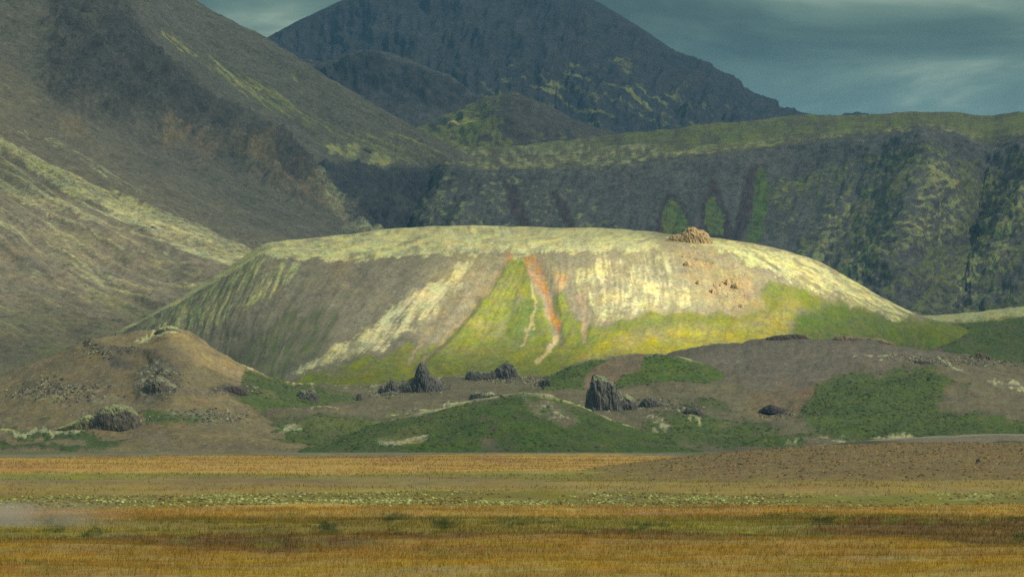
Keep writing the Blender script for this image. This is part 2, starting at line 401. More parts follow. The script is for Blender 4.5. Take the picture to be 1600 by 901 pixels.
h.displace(slope * ss(0.0, 0.8, h.r) * ss(0.4, 1.6, h.r) * (0.8 * gull + 0.12 * fbm(h.c * 18, h.r * 5, 4.0, 3)) + 1.2 * fbm(h.x / 40, h.y / 40, 1.0, 4) + 0.30 * fbm(h.x / 12, h.y / 12, h.z / 12, 4)
           + 0.07 * fbm(h.x / 3, h.y / 3, h.z / 3, 3) - 1.0 * slope * h.stroke([(838, 415), (855, 455), (866, 500), (870, 530)], 9, 7)
           - 1.6 * slope * h.stroke([(740, 470), (700, 520), (640, 570)], 9, 7))
h.ground[...] = SCREE
h.warp(14, 36)
wc = 0.30 * fbm(h.PX / 60, h.PY / 40, 11.0, 3)
st = fbm(h.c * 9 + wc * 2, h.r * 1.25, 6.0, 5, 0.6)           # streaks down the fall line
stf = fbm(h.c * 24 + wc * 4, h.r * 2.8, 16.0, 4, 0.6)
blot = fbm(h.PX / 26, h.PY / 20, 21.0, 5, 0.6)
h.paint(ss(600, 760, h.PX) * 0.8 * ss(0.4, 1.6, h.r), (0.172, 0.152, 0.090))
h.paint(ss(900, 1010, h.PX) * ss(1400, 1250, h.PX) * 0.8, SCREE_T)
h.paint(h.poly([(520, 402), (560, 405), (545, 440), (520, 455)], 14) * 0.35, (0.20, 0.14, 0.07))
h.paint(h.poly([(690, 396), (800, 396), (770, 440), (700, 500), (650, 520), (640, 480), (680, 430)], 12) * 0.5, (0.205, 0.172, 0.092))
# pale moss fans
pale = h.poly([(425, 590), (500, 556), (600, 492), (660, 448), (720, 410), (742, 415), (690, 480), (640, 520), (590, 548), (520, 572), (470, 590)], 8)
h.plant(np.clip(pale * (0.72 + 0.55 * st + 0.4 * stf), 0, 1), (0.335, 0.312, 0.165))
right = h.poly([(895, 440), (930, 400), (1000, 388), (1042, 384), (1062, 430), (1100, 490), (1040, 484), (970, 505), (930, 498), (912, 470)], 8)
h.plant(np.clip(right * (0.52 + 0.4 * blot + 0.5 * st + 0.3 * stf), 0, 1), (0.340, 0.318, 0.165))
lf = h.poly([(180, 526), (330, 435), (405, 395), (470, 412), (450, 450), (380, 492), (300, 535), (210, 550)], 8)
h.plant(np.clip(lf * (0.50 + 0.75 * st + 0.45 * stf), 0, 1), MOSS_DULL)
# grass
g1 = h.poly([(300, 560), (360, 540), (420, 500), (480, 470), (540, 480), (520, 530), (470, 570), (440, 600), (330, 610)], 12)
h.plant(np.clip(g1 * (0.45 + 0.6 * st), 0, 1), (0.060, 0.090, 0.022))
g2 = h.poly([(440, 606), (540, 566), (620, 545), (690, 525), (740, 500), (690, 560), (640, 625), (440, 640)], 10)
h.plant(np.clip(g2 * (0.85 + 0.4 * st), 0, 1), GRASS)
h.warp(9, 30)
wedge = h.poly([(799, 404), (822, 402), (832, 440), (850, 480), (862, 530), (940, 560), (1010, 560), (1010, 640), (560, 640), (650, 575), (716, 506), (768, 452)], 4)
h.plant(np.clip(wedge * (1.05 + 0.2 * blot), 0, 1), GRASS)
h.plant(wedge * h.poly([(770, 455), (800, 430), (815, 470), (780, 520), (720, 560), (690, 545), (725, 500)], 14) * 0.95, (0.155, 0.165, 0.024))
h.plant(h.blob(736, 503, 24, 9, 0.6) * 0.8, (0.25, 0.23, 0.018))
h.plant(h.poly([(806, 470), (840, 460), (850, 520), (800, 545), (780, 520)], 14), (0.095, 0.120, 0.014))
g3 = h.poly([(868, 460), (884, 452), (900, 500), (950, 508), (1010, 490), (1080, 492), (1150, 488), (1180, 468), (1200, 440), (1260, 448), (1300, 462), (1420, 496), (1580, 505), (1580, 580), (1200, 600), (870, 620), (880, 540)], 6)
h.plant(np.clip(g3 * (0.92 + 0.35 * blot + 0.25 * st), 0, 1), GRASS)
h.plant(np.clip(h.poly([(900, 560), (940, 530), (1060, 515), (1180, 505), (1240, 470), (1260, 490), (1230, 530), (1100, 545), (980, 575)], 14) * (0.85 + 0.4 * blot), 0, 1), GRASS_Y)
h.plant(h.poly([(1240, 500), (1290, 466), (1420, 500), (1580, 505), (1580, 580), (1240, 560)], 16), (0.085, 0.110, 0.020))  # cloud shadow on the lower right flank painted in as darker green
# rusty gullies and thin trails
for pts, w, cc in (([(796, 400), (772, 438), (735, 482), (700, 522), (668, 556), (650, 578)], 3.0, (0.215, 0.165, 0.080)), ([(905, 456), (912, 490), (916, 530)], 4.5, (0.24, 0.18, 0.11)),
                   ([(830, 440), (836, 480), (830, 510), (815, 540)], 2.2, (0.25, 0.21, 0.07)), ([(868, 525), (856, 548), (838, 566)], 4.0, (0.30, 0.24, 0.11)), ([(700, 478), (668, 520), (640, 560)], 3.0, (0.20, 0.162, 0.085))):
    m = h.stroke(pts, w, 2.2); h.clear(m); h.paint(m * 0.9, cc)
org = h.poly([(823, 396), (840, 400), (852, 432), (864, 466), (876, 500), (870, 526), (861, 505), (852, 470), (840, 436), (829, 440), (823, 418)], 2.5)
h.clear(org * 0.85); h.paint(np.clip(org * (0.50 + 1.0 * stf + 0.7 * blot), 0, 0.9), ORANGE)
h.paint(h.stroke([(796, 396), (800, 408)], 5, 3) * 0.4, ORANGE)
h.paint(h.poly([(866, 430), (884, 432), (888, 452), (872, 456)], 5) * 0.6, OCHRE)
# rubble apron under the rock cap
ap = h.poly([(1040, 372), (1112, 378), (1170, 430), (1205, 486), (1150, 500), (1085, 450)], 8)
h.clear(ap * 0.55); h.paint(np.clip(ap * (0.30 + 0.9 * blot), 0, 1), (0.255, 0.185, 0.080))
h.paint(np.clip(h.poly([(1130, 425), (1170, 440), (1195, 485), (1150, 480)], 8) * (0.25 + stf), 0, 1), (0.28, 0.19, 0.075))
h.paint(h.poly([(1150, 395), (1230, 415), (1235, 440), (1180, 430)], 10) * 0.6, (0.15, 0.125, 0.09))
# mossy cap and right shoulder
h.warp(10, 22)
cap = ss(2.82, 3.04, h.r + 0.10 * st + 0.05 * stf + 0.16 * blot) * (1 - ss(1000, 1070, h.PX))
h.plant(cap * np.clip(0.74 + 0.6 * fbm((h.PX + 2 * h.PY) / 30, (h.PY + 0.18 * h.PX) / 5.0, 31.0, 5, 0.6), 0, 1), MOSS)
sh = h.poly([(1030, 370), (1112, 370), (1270, 402), (1350, 442), (1440, 488), (1400, 500), (1300, 462), (1220, 432), (1120, 396)], 5)
shn = fbm((h.PX + h.PY * 1.0) / 60, (h.PY - h.PX * 0.55) / 6, 41.0, 4)
h.plant(np.clip(sh * (0.68 + 0.8 * shn), 0, 1), (0.36, 0.35, 0.150))
h.plant(ss(4.6, 4.9, h.r) * ss(1095, 1130, h.PX) * np.clip(0.75 + 0.4 * shn, 0, 1), MOSS)
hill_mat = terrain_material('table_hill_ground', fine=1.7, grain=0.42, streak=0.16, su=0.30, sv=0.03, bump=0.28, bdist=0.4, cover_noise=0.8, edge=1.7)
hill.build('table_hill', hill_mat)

# ---- left mountain: fall lines run from the upper left down to the right
FL = [
 [(-160, 660, 1250), (0, 655, 1250), (70, 652, 1250), (130, 650, 1250), (190, 650, 1255), (260, 650, 1260), (330, 660, 1265)],
 [(-120, 470, 1500), (0, 505, 1480), (70, 522, 1470), (130, 535, 1460), (190, 548, 1450), (260, 570, 1440), (330, 590, 1430)],
 [(-120, 285, 1800), (0, 350, 1720), (80, 402, 1660), (160, 446, 1610), (240, 482, 1570), (310, 505, 1540), (380, 545, 1500)],
 [(-120, 175, 2000), (0, 245, 1900), (100, 300, 1830), (200, 345, 1770), (300, 384, 1720), (400, 415, 1680), (470, 455, 1640)],
 [(-120, 80, 2150), (0, 185, 2050), (110, 262, 1960), (220, 325, 1890), (330, 376, 1830), (450, 425, 1780), (520, 480, 1730)],
 [(-120, -60, 2450), (60, 80, 2330), (170, 170, 2250), (285, 250, 2180), (410, 325, 2100), (575, 405, 2020), (690, 450, 1960)],
 [(0, -150, 2650), (130, 0, 2530), (240, 95, 2450), (350, 200, 2380), (455, 270, 2330), (552, 322, 2300), (604, 392, 2350)],
 [(100, -160, 2900), (230, -20, 2780), (320, 75, 2700), (430, 165, 2630), (520, 226, 2600), (620, 262, 2640), (672, 345, 2640)],
 [(190, -110, 3050), (300, 0, 2950), (415, 62, 2870), (505, 120, 2800), (610, 182, 2760), (718, 240, 2750), (765, 263, 2780)],
 [(190, -60, 3200), (310, 50, 3100), (425, 110, 3020), (515, 165, 2950), (620, 220, 2890), (730, 262, 2840), (780, 280, 2900)],
]
lm = Land(np.transpose(np.array(FL, float), (1, 0, 2))[::-1], step=2.15)
h = lm
crag = np.zeros_like(h.PX); h.warp(16, 50)
crag = np.clip(h.poly([(120, -40), (205, 10), (235, 80), (330, 150), (450, 225), (500, 300), (430, 282), (330, 250), (250, 200), (140, 185), (60, 130), (80, 20)], 22), 0, 1)
edge = h.poly([(340, 222), (450, 228), (500, 290), (545, 340), (480, 320), (400, 285)], 14)
fl = h.c - 1.0; al = h.r                                     # fl: which fall line, al: position along it
wl = 0.06 * fbm(h.PX / 70, h.PY / 50, 2.0, 3)
stl = fbm((fl + wl) * 9.0, al * 0.5, 3.0, 5, 0.6); stfl = fbm((fl + wl) * 26.0, al * 0.9, 13.0, 4, 0.6)
lp = ss(-1, 0.0, fl) * ss(7.0, 6.6, fl)
h.displace(lp * (6.0 * fbm(fl * 3.2, al * 0.5, 1.0, 3) + 2.2 * stl + 0.8 * stfl) + 1.0 * fbm(h.x / 14, h.y / 14, h.z / 14, 4)
           + crag * (22 * ridged(h.x / 80, h.y / 80, h.z / 90, 5, 0.6) + 5 * ridged(h.x / 17, h.y / 17, h.z / 17, 4) - 7)
           + edge * (15 * ridged(h.x / 40, h.y / 40, h.z / 40, 5, 0.6) - 3)
           + h.poly([(490, 262), (560, 262), (700, 268), (700, 380), (600, 400), (566, 362), (540, 330), (505, 296)], 12) * (16 * ridged(h.x / 46, h.y / 46, h.z / 40, 5, 0.6) - 5)
           + ss(6.4, 7, fl) * ss(7.6, 7, fl) * (3.0 * ridged(h.x / 30, h.y / 30, h.z / 30, 4)))
blot = fbm(h.PX / 40, h.PY / 30, 5.0, 4)
h.ground[...] = (0.132, 0.116, 0.080)
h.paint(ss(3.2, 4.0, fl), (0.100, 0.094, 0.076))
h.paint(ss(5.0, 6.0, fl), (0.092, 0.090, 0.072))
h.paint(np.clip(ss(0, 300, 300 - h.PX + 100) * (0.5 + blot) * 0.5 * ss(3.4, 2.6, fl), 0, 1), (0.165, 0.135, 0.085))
h.paint(np.clip(crag * (0.6 + 0.6 * blot), 0, 1), (0.047, 0.047, 0.044))
h.paint(np.clip(edge * (0.45 + 0.9 * fbm(h.PX / 16, h.PY / 16, 8.0, 4)), 0, 1), (0.150, 0.122, 0.070))
h.paint(np.clip(h.poly([(240, 190), (275, 190), (340, 245), (320, 255), (260, 225)], 10) * (0.5 + fbm(h.PX / 14, h.PY / 14, 4.0, 4)), 0, 1), (0.150, 0.118, 0.068))
h.paint(np.clip(h.poly([(85, 180), (125, 190), (130, 215), (95, 205)], 10) * 0.6, 0, 1), (0.17, 0.13, 0.07))
h.warp(8, 40)
for pts, w, k in (([(-120, 170), (0, 228), (120, 290), (230, 340), (320, 378), (400, 410)], [6, 9, 13, 15, 19, 22], 0.92), ([(-120, 230), (0, 285), (60, 318), (140, 345), (240, 368), (330, 395)], [7, 10, 11, 10, 8, 8], 0.72),
                  ([(-120, 280), (0, 332), (80, 372), (160, 398), (230, 420)], [8, 10, 9, 7, 5], 0.6), ([(20, 195), (80, 222), (160, 268), (240, 312), (330, 362), (400, 400)], [3, 4, 7, 6, 5, 5], 0.55),
                  ([(-120, 330), (0, 372), (90, 412), (170, 440)], [10, 12, 10, 6], 0.45)):
    d, _ = seg_dist(h.qx, h.qy, pts, False)
    ww = np.interp(h.PX, [p[0] for p in pts], w)
    h.plant(np.clip((1 - ss(ww * 0.75, ww * 1.35, d)) * (k + 0.55 * stl + 0.5 * stfl - 0.12), 0, 1), MOSS if k > 0.6 else MOSS_GREY)
h.plant(np.clip(h.poly([(90, 415), (150, 440), (230, 470), (290, 495), (230, 510), (140, 480)], 14) * (0.55 + 0.7 * stl), 0, 1), (0.07, 0.095, 0.03))
h.plant(np.clip(h.poly([(330, 372), (400, 400), (400, 425), (300, 420), (220, 395)], 12) * (0.2 + 0.7 * stl), 0, 1), (0.08, 0.10, 0.035))
h.plant(np.clip(h.poly([(-120, 470), (0, 480), (120, 500), (260, 520), (260, 600), (-120, 600)], 14) * (0.5 + 0.5 * stl), 0, 1), (0.115, 0.115, 0.05))
h.plant(np.clip(h.poly([(230, 20), (300, 70), (420, 140), (540, 190), (640, 212), (730, 245), (640, 262), (560, 240), (470, 205), (400, 170), (330, 120)], 14) * (0.46 + 1.0 * stl + 0.8 * stfl), 0, 1), (0.150, 0.162, 0.062))
h.plant(np.clip(h.stroke([(255, 55), (320, 95), (370, 130), (405, 152)], 7, 4) * (0.5 + stfl + 0.4 * stl), 0, 1), (0.23, 0.235, 0.085))
h.plant(np.clip(h.stroke([(375, 58), (420, 92), (470, 130)], 6, 4) * (0.35 + blot), 0, 1), (0.21, 0.22, 0.08))
h.plant(np.clip(h.stroke([(490, 285), (520, 320), (545, 350), (575, 375)], 13, 7) * (0.55 + 0.7 * blot), 0, 1), (0.22, 0.225, 0.12))
h.plant(np.clip(h.poly([(500, 225), (560, 232), (640, 245), (640, 262), (580, 252), (520, 240)], 5) * (0.45 + blot), 0, 1), (0.20, 0.21, 0.085))
fan = h.poly([(-140, 190), (0, 215), (130, 285), (400, 395), (330, 470), (200, 470), (100, 440), (-140, 440)], 30)
h.plant(np.clip(fan * (0.30 + 0.95 * stl + 0.75 * stfl), 0, 0.9), (0.255, 0.255, 0.130))
h.plant(np.clip(h.poly([(-140, 400), (120, 440), (260, 500), (200, 540), (-140, 520)], 30) * (0.28 + 0.8 * stl + 0.5 * stfl), 0, 0.9), (0.20, 0.195, 0.105))
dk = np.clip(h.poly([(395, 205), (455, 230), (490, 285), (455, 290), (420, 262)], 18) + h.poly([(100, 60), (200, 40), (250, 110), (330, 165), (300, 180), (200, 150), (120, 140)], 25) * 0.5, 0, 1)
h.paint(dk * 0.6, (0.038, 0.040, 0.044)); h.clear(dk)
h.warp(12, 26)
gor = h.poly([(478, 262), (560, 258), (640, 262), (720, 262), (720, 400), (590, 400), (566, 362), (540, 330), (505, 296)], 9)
h.clear(gor * 0.9); h.paint(gor * np.clip(0.9 + 0.3 * blot, 0, 1), (0.036, 0.040, 0.048))  # dark gorge rock, with the shade of the recess painted in too
h.plant(np.clip(h.stroke([(492, 290), (520, 322), (548, 350), (580, 378)], 13, 8) * (0.6 + 0.7 * blot), 0, 1), (0.22, 0.225, 0.125))
h.plant(np.clip(gor * (-0.05 + 0.8 * fbm(h.PX / 12, h.PY / 9, 3.0, 4)), 0, 1), (0.10, 0.11, 0.07))
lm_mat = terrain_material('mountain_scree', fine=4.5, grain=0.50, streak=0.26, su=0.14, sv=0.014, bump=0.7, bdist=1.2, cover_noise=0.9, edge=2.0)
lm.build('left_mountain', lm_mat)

# ---- plateau with its long escarpment
px = [380, 520, 590, 630, 668, 700, 770, 880, 990, 1090, 1180, 1260, 1340, 1400, 1440, 1490, 1535, 1600, 1680, 1780]
Sk = [250, 252, 248, 243, 238, 234, 230, 221, 207, 196, 188, 181, 179, 178, 177, 177, 183, 177, 174, 172]
Rm = [272, 268, 266, 262, 258, 257, 264, 262, 254, 243, 232, 222, 213, 206, 200, 206, 224, 214, 206, 206]
Rd = [2790, 2800, 2800, 2800, 2760, 2675, 2620, 2600, 2590, 2590, 2600, 2600, 2590, 2570, 2545, 2560, 2585, 2570, 2545, 2540]
px1 = [380, 520, 588, 628, 656, 686, 755, 875, 985, 1085, 1172, 1250, 1330, 1392, 1445, 1493, 1540, 1596, 1675, 1780]
U1 = [310, 305, 303, 300, 300, 296, 296, 296, 290, 284, 280, 276, 270, 262, 250, 262, 280, 264, 250, 250]
px2 = [380, 520, 580, 610, 630, 652, 735, 868, 975, 1075, 1160, 1235, 1310, 1370, 1422, 1474, 1522, 1578, 1662, 1780]
M2 = [380, 370, 365, 362, 358, 352, 350, 352, 352, 350, 348, 346, 344, 340, 320, 350, 372, 350, 330, 330]
px3 = [380, 520, 560, 580, 592, 608, 700, 860, 965, 1060, 1140, 1215, 1285, 1345, 1395, 1445, 1495, 1550, 1640, 1780]
B3 = [520] * 20
off = lambda o, w=0: [d - o - (w if i in (14, 17, 18) else 0) for i, d in enumerate(Rd)]
pl = Land(net(row(px3, B3, off(340)), row(px2, M2, off(150, 6)), row(px1, U1, off(45, 5)), row(px, Rm, Rd), row(px, [(a * 2 + b) / 3 for a, b in zip(Rm, Sk)], [d + 120 for d in Rd]),
              row(px, Sk, [3150] * 20), row(px, [y + 30 for y in Sk], [3500] * 20)), step=1.95)
h = pl
face = ss(3.05, 2.85, h.r); fr = np.clip(3 - h.r, 0, 3)
wp = 0.5 * fbm(h.PX / 90, h.PY / 60, 2.0, 3)
stp = fbm((h.PX + 0.35 * h.PY) / 34 + wp, h.PY / 70, 3.0, 5, 0.6); stpf = fbm((h.PX + 0.35 * h.PY) / 10 + wp, h.PY / 24, 9.0, 4, 0.6)
rgt = ss(1180, 1420, h.PX); blot0 = fbm(h.PX / 40, h.PY / 30, 12.0, 4)
spur = np.zeros_like(h.PX)
for pts, w_, a_ in (([(1440, 200), (1468, 290), (1440, 345), (1360, 430), (1300, 500)], 24, 11), ([(1640, 215), (1600, 330), (1550, 410), (1470, 500)], 26, 10), ([(770, 265), (735, 330), (700, 390)], 24, 6)):
    d_, _ = seg_dist(h.PX + 9 * blot0, h.PY + 6 * blot0, pts, False); spur += a_ * np.exp(-(d_ / w_) ** 2 * 1.2) * (0.8 + 0.5 * blot0)
ribs = ridged((h.PX + 0.75 * h.PY) / 44 + 0.6 * blot0, (h.PY - 0.4 * h.PX) / 150, 5.0, 5, 0.58)      # ribs slanting down to the left
spur += (2.5 + 5.5 * rgt) * ribs
h.displace(face * ss(0, 0.5, fr) * (0.7 * spur * ss(0.15, 1.3, fr) + 2.5 * stp + 1.2 * stpf + (2.2 + 4 * rgt) * ridged(h.x / 34, h.y / 34, h.z / 34, 5, 0.6))
           + 1.4 * fbm(h.x / 16, h.y / 16, h.z / 10, 4) + (1 - face) * 4.0 * fbm(h.x / 110, h.y / 110, 2.0, 3)
           + face * ss(0.6, 0.1, fr) * 2.4 * np.sign(np.sin(h.z / 3.2)) * 0.35)
blot = fbm(h.PX / 36, h.PY / 26, 6.0, 4); blotf = fbm(h.PX / 12, h.PY / 9, 16.0, 4)
h.warp(14, 40)
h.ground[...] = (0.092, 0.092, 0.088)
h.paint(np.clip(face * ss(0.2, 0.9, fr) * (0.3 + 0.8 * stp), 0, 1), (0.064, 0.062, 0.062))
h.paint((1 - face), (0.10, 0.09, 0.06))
h.paint(h.poly([(380, 240), (560, 262), (668, 262), (672, 300), (640, 345), (600, 380), (380, 400)], 8) * 0.8, (0.050, 0.052, 0.060))  # ravine recess: its shade is put into the colour
h.paint(np.clip(h.poly([(600, 280), (650, 280), (655, 330), (630, 340), (615, 310)], 12) * 0.5, 0, 1), (0.11, 0.08, 0.07))
top = (1 - face) * np.clip(0.62 + 0.5 * blot + 0.35 * blotf, 0, 1)
h.plant(top, (0.125, 0.140, 0.042))
h.plant(np.clip((1 - face) * ss(4.2, 3.2, h.r) * (0.35 + 0.9 * blotf + 0.4 * blot), 0, 1), (0.25, 0.255, 0.105))
h.plant(np.clip(h.poly([(700, 240), (860, 222), (1000, 222), (1060, 240), (1010, 262), (900, 266), (760, 266)], 8) * (0.45 + 0.8 * blotf), 0, 1), (0.25, 0.25, 0.115))
h.plant(np.clip(face * ss(1.0, 0.0, fr) * (0.25 + 0.9 * blot + 0.5 * blotf) * ss(1300, 1100, h.PX), 0, 1), (0.13, 0.14, 0.07))
h.plant(np.clip(face * h.poly([(660, 275), (760, 265), (900, 290), (980, 370), (980, 400), (620, 400), (640, 340)], 10) * (0.36 + 0.75 * blotf + 0.4 * stp), 0, 1), (0.16, 0.175, 0.10))
h.plant(np.clip(face * ss(1090, 1250, h.PX) * ss(0.5, 1.2, fr) * (0.36 + 0.8 * stp + 0.55 * blotf + 0.3 * blot), 0, 1), (0.125, 0.145, 0.052))
h.plant(np.clip(face * ss(1180, 1340, h.PX) * ss(0.35, 0.9, fr) * (ss(0.15, 0.6, ribs) * 0.55 + 0.6 * blotf + 0.05), 0, 1), (0.120, 0.135, 0.055))
for pts, w in (([(1450, 290), (1440, 340), (1400, 390), (1350, 430), (1310, 470)], 26), ([(1600, 330), (1560, 400), (1500, 470)], 22), ([(1320, 330), (1280, 400), (1235, 440)], 16), ([(1465, 280), (1478, 330), (1460, 380)], 12)):
    h.plant(np.clip(face * h.stroke(pts, w, w * 0.7) * (0.55 + 0.9 * blotf + 0.3 * stp), 0, 1), (0.205, 0.22, 0.095))
# tear-shaped meadows ringed by dark washed-out gullies
h.warp(5, 24)
for ring, inner in (([(1044, 305), (1060, 310), (1078, 345), (1088, 380), (1030, 385), (1024, 350)], [(1046, 314), (1062, 322), (1076, 350), (1082, 385), (1036, 390), (1032, 350)]),
                    ([(1110, 285), (1122, 290), (1136, 330), (1146, 372), (1120, 385), (1092, 372), (1094, 330)], [(1112, 308), (1126, 322), (1134, 348), (1128, 372), (1106, 374), (1098, 350), (1102, 320)]),
                    ([(1172, 262), (1184, 264), (1176, 330), (1158, 385), (1140, 385), (1156, 320)], None),
                    ([(790, 290), (806, 296), (830, 360), (820, 372), (800, 340)], None), ([(860, 300), (872, 300), (905, 365), (892, 372)], None)):
    m = h.poly(ring, 4.0) * np.clip(0.9 + 0.4 * blotf, 0, 1); h.clear(m); h.paint(m * 0.9, (0.052, 0.034, 0.036))
    if inner: h.plant(h.poly(inner, 4.0) * np.clip(0.85 + 0.4 * blotf, 0, 1), (0.090, 0.118, 0.036))
h.plant(h.poly([(1180, 266), (1200, 268), (1204, 320), (1190, 385), (1160, 390), (1176, 330)], 6) * 0.85, (0.075, 0.110, 0.030))
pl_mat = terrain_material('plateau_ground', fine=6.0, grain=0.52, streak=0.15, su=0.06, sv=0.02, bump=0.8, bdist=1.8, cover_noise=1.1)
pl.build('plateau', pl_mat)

# ---- back mountain, its cliffed shoulder and the green cone in the valley
bx = [250, 330, 400, 470, 540, 620, 700, 790, 862, 880, 896, 925, 1000, 1050, 1100, 1138, 1146, 1200, 1260, 1340, 1450]
by = [150, 108, 70, 33, 0, -30, -48, -42, -30, -22, -14, 0, 45, 78, 101, 121, 135, 162, 181, 190, 200]
bm = Land(net(row([250 + (x - 250) * 0.97 for x in bx], [300] * 21, 4500), row([250 + (x - 250) * 0.98 for x in bx], [y * 0.45 + 250 * 0.55 for y in by], 4900), row(bx, [y * 0.75 + 250 * 0.25 for y in by], 5250),
              row(bx, by, 5700), row(bx, [y + 60 for y in by], 6400)), step=1.9)
h = bm
stb = fbm(h.c * 5, h.r * 0.9, 3.0, 5); blot = fbm(h.PX / 40, h.PY / 26, 6.0, 4); blotf = fbm(h.PX / 14, h.PY / 9, 26.0, 4)
h.displace(ss(2.95, 2.2, h.r) * (36 * ridged((h.PX - 0.7 * h.PY) / 120 + 0.4 * blot, (h.PY + 0.3 * h.PX) / 150, 4.0, 5, 0.55) + 5 * stb) + 3.0 * ridged(h.x / 110, h.y / 110, h.z / 110, 4) + 1.5 * fbm(h.x / 40, h.y / 40, h.z / 40, 3))
h.ground[...] = (0.030, 0.033, 0.042)
h.paint(np.clip(0.5 + 0.9 * blot, 0, 1) * 0.6, (0.060, 0.052, 0.050))
dg = fbm((h.PX + h.PY) / 70, (h.PY * 1.3 - h.PX * 0.55) / 12, 7.0, 4)
h.plant(np.clip(h.poly([(760, 120), (900, 90), (1010, 110), (1150, 180), (1180, 220), (700, 240)], 30) * (0.26 + 0.9 * dg), 0, 1), (0.15, 0.16, 0.055))
h.plant(np.clip(h.poly([(560, 40), (720, 20), (880, 60), (900, 110), (600, 90)], 30) * (0.16 + 0.6 * dg), 0, 1), (0.09, 0.09, 0.055))
bm_mat = terrain_material('far_mountain_ground', fine=14.0, grain=0.50, streak=0.15, su=0.03, sv=0.01, bump=0.8, bdist=5.0, cover_noise=1.1)
bm.build('back_mountain', bm_mat)

kx = [400, 440, 470, 515, 560, 610, 650, 690, 725, 760, 800]
ky = [128, 110, 101, 101, 86, 90, 103, 118, 142, 170, 205]
kn = Land(net(row(kx, [262] * 11, 3950), row(kx, [y * 0.35 + 240 * 0.65 for y in ky], 4080), row(kx, [y + 26 for y in ky], 4150), row(kx, [y + 12 for y in ky], 4180), row(kx, ky, 4290), row(kx, [y + 40 for y in ky], 4450)), step=2.0)
h = kn
cf = ss(3.2, 2.9, h.r) * ss(1.0, 1.8, h.r)
h.displace(cf * (26 * ridged(h.x / 80, h.y / 80, h.z / 70, 5, 0.6) - 9) + 9 * ridged(h.x / 90, h.y / 90, h.z / 60, 5, 0.6) * ss(5.0, 4.0, h.r))
blotf = fbm(h.PX / 14, h.PY / 9, 26.0, 4)
h.ground[...] = (0.062, 0.060, 0.058); h.paint(cf * 0.8, (0.042, 0.042, 0.044))
h.plant(np.clip(ss(2.5, 3.3, h.r) * (0.22 + 0.9 * blotf), 0, 1), (0.14, 0.15, 0.055))
h.plant(np.clip(ss(1.4, 0.6, h.r) * (0.25 + 0.9 * blotf), 0, 1), (0.10, 0.125, 0.045))
kn.build('cliffed_shoulder', bm_mat)

gx = [610, 650, 700, 745, 775, 800, 825, 860, 910, 970, 1040]
gy = [215, 200, 180, 158, 147, 141, 150, 168, 192, 212, 232]
gc = Land(net(row(gx, [262] * 11, 3500), row(gx, [y * 0.5 + 125 for y in gy], 3640), row(gx, gy, 3800), row(gx, [y + 30 for y in gy], 3950)), step=2.0)
h = gc
blotf = fbm(h.PX / 14, h.PY / 9, 36.0, 4); dg = fbm((h.PX - h.PY) / 30, (h.PY + h.PX) / 60, 7.0, 4)
h.displace(10 * ridged((h.PX - h.PY) / 60, (h.PX + h.PY) / 90, 3.0, 4) * ss(2.0, 1.4, h.r) + 4 * fbm(h.x / 40, h.y / 40, h.z / 40, 4) + 16 * np.exp(-((h.PX - 790) / 45) ** 2 - ((h.PY - 208) / 12) ** 2))
h.ground[...] = (0.066, 0.060, 0.054)
h.plant(np.clip(ss(840, 760, h.PX + 0.2 * (h.PY - 150)) * (0.55 + 0.5 * dg + 0.4 * blotf) + ss(190, 225, h.PY) * (0.3 + 0.9 * blotf), 0, 1), (0.120, 0.132, 0.044))
h.plant(np.clip(h.blob(725, 199, 20, 5) * 0.9 + h.blob(805, 150, 10, 7) * 0.5, 0, 1), (0.28, 0.28, 0.07))
gc.build('green_cone', bm_mat)

# ---- foothills in front of the table hill
fx = [-120, 300, 450, 560, 700, 860, 1000, 1150, 1300, 1450, 1600, 1760]
fh = Land(net(row(fx, [709] * 12, 895), row(fx, [694, 694, 684, 684, 690, 695, 692, 689, 683, 681, 682, 684], 930), row(fx, [690, 680, 652, 652, 657, 662, 662, 662, 652, 648, 654, 660], 985),
              row(fx, [680, 652, 631, 633, 633, 631, 630, 630, 612, 606, 622, 630], 1040), row(fx, [650, 632, 614, 616, 612, 608, 600, 600, 580, 576, 597, 604], 1095),
              row(fx, [630, 620, 606, 607, 597, 590, 572, 566, 550, 557, 577, 584], 1150), row(fx, [620, 612, 601, 604, 590, 585, 563, 537, 532, 549, 570, 578], 1195), row(fx, [640, 632, 620, 620, 606, 600, 578, 550, 544, 560, 582, 590], 1240)), step=1.75)
h = fh
blot = fbm(h.x / 16, h.y / 16, 2.0, 4); blotf = fbm(h.x / 5, h.y / 5, 7.0, 4)
lump = lambda x, y, rx, ry: np.exp(-((h.PX - x) / rx) ** 2 - ((h.PY - y) / ry) ** 2)
calm = np.maximum.reduce([lump(x, y, rx, ry) for x, y, rx, ry in ((655, 612, 80, 16), (770, 594, 80, 14), (955, 634, 70, 18), (478, 630, 40, 12), (755, 622, 50, 10))])
h.displace(ss(0, 0.6, h.r) * (1 - 0.85 * calm) * (2.2 * fbm(h.x / 30, h.y / 24, 1.0, 4) + 0.8 * ridged(h.x / 11, h.y / 11, h.z / 11, 4) + 0.45 * blotf)
           + 3.0 * lump(1500, 610, 90, 14) + 2.2 * lump(1400, 566, 60, 8) - 2.2 * lump(1210, 640, 60, 16) + 2.0 * lump(1050, 660, 80, 12) + 2.5 * lump(400, 660, 120, 18))
h.warp(12, 34)
h.ground[...] = HEATH
h.paint(np.clip(h.poly([(1090, 520), (1310, 515), (1500, 548), (1420, 575), (1310, 588), (1260, 620), (1180, 612), (1120, 590), (1040, 580)], 10), 0, 1), (0.125, 0.105, 0.082))
h.paint(np.clip(0.4 * blot + 0.2, 0, 1), (0.10, 0.085, 0.06))
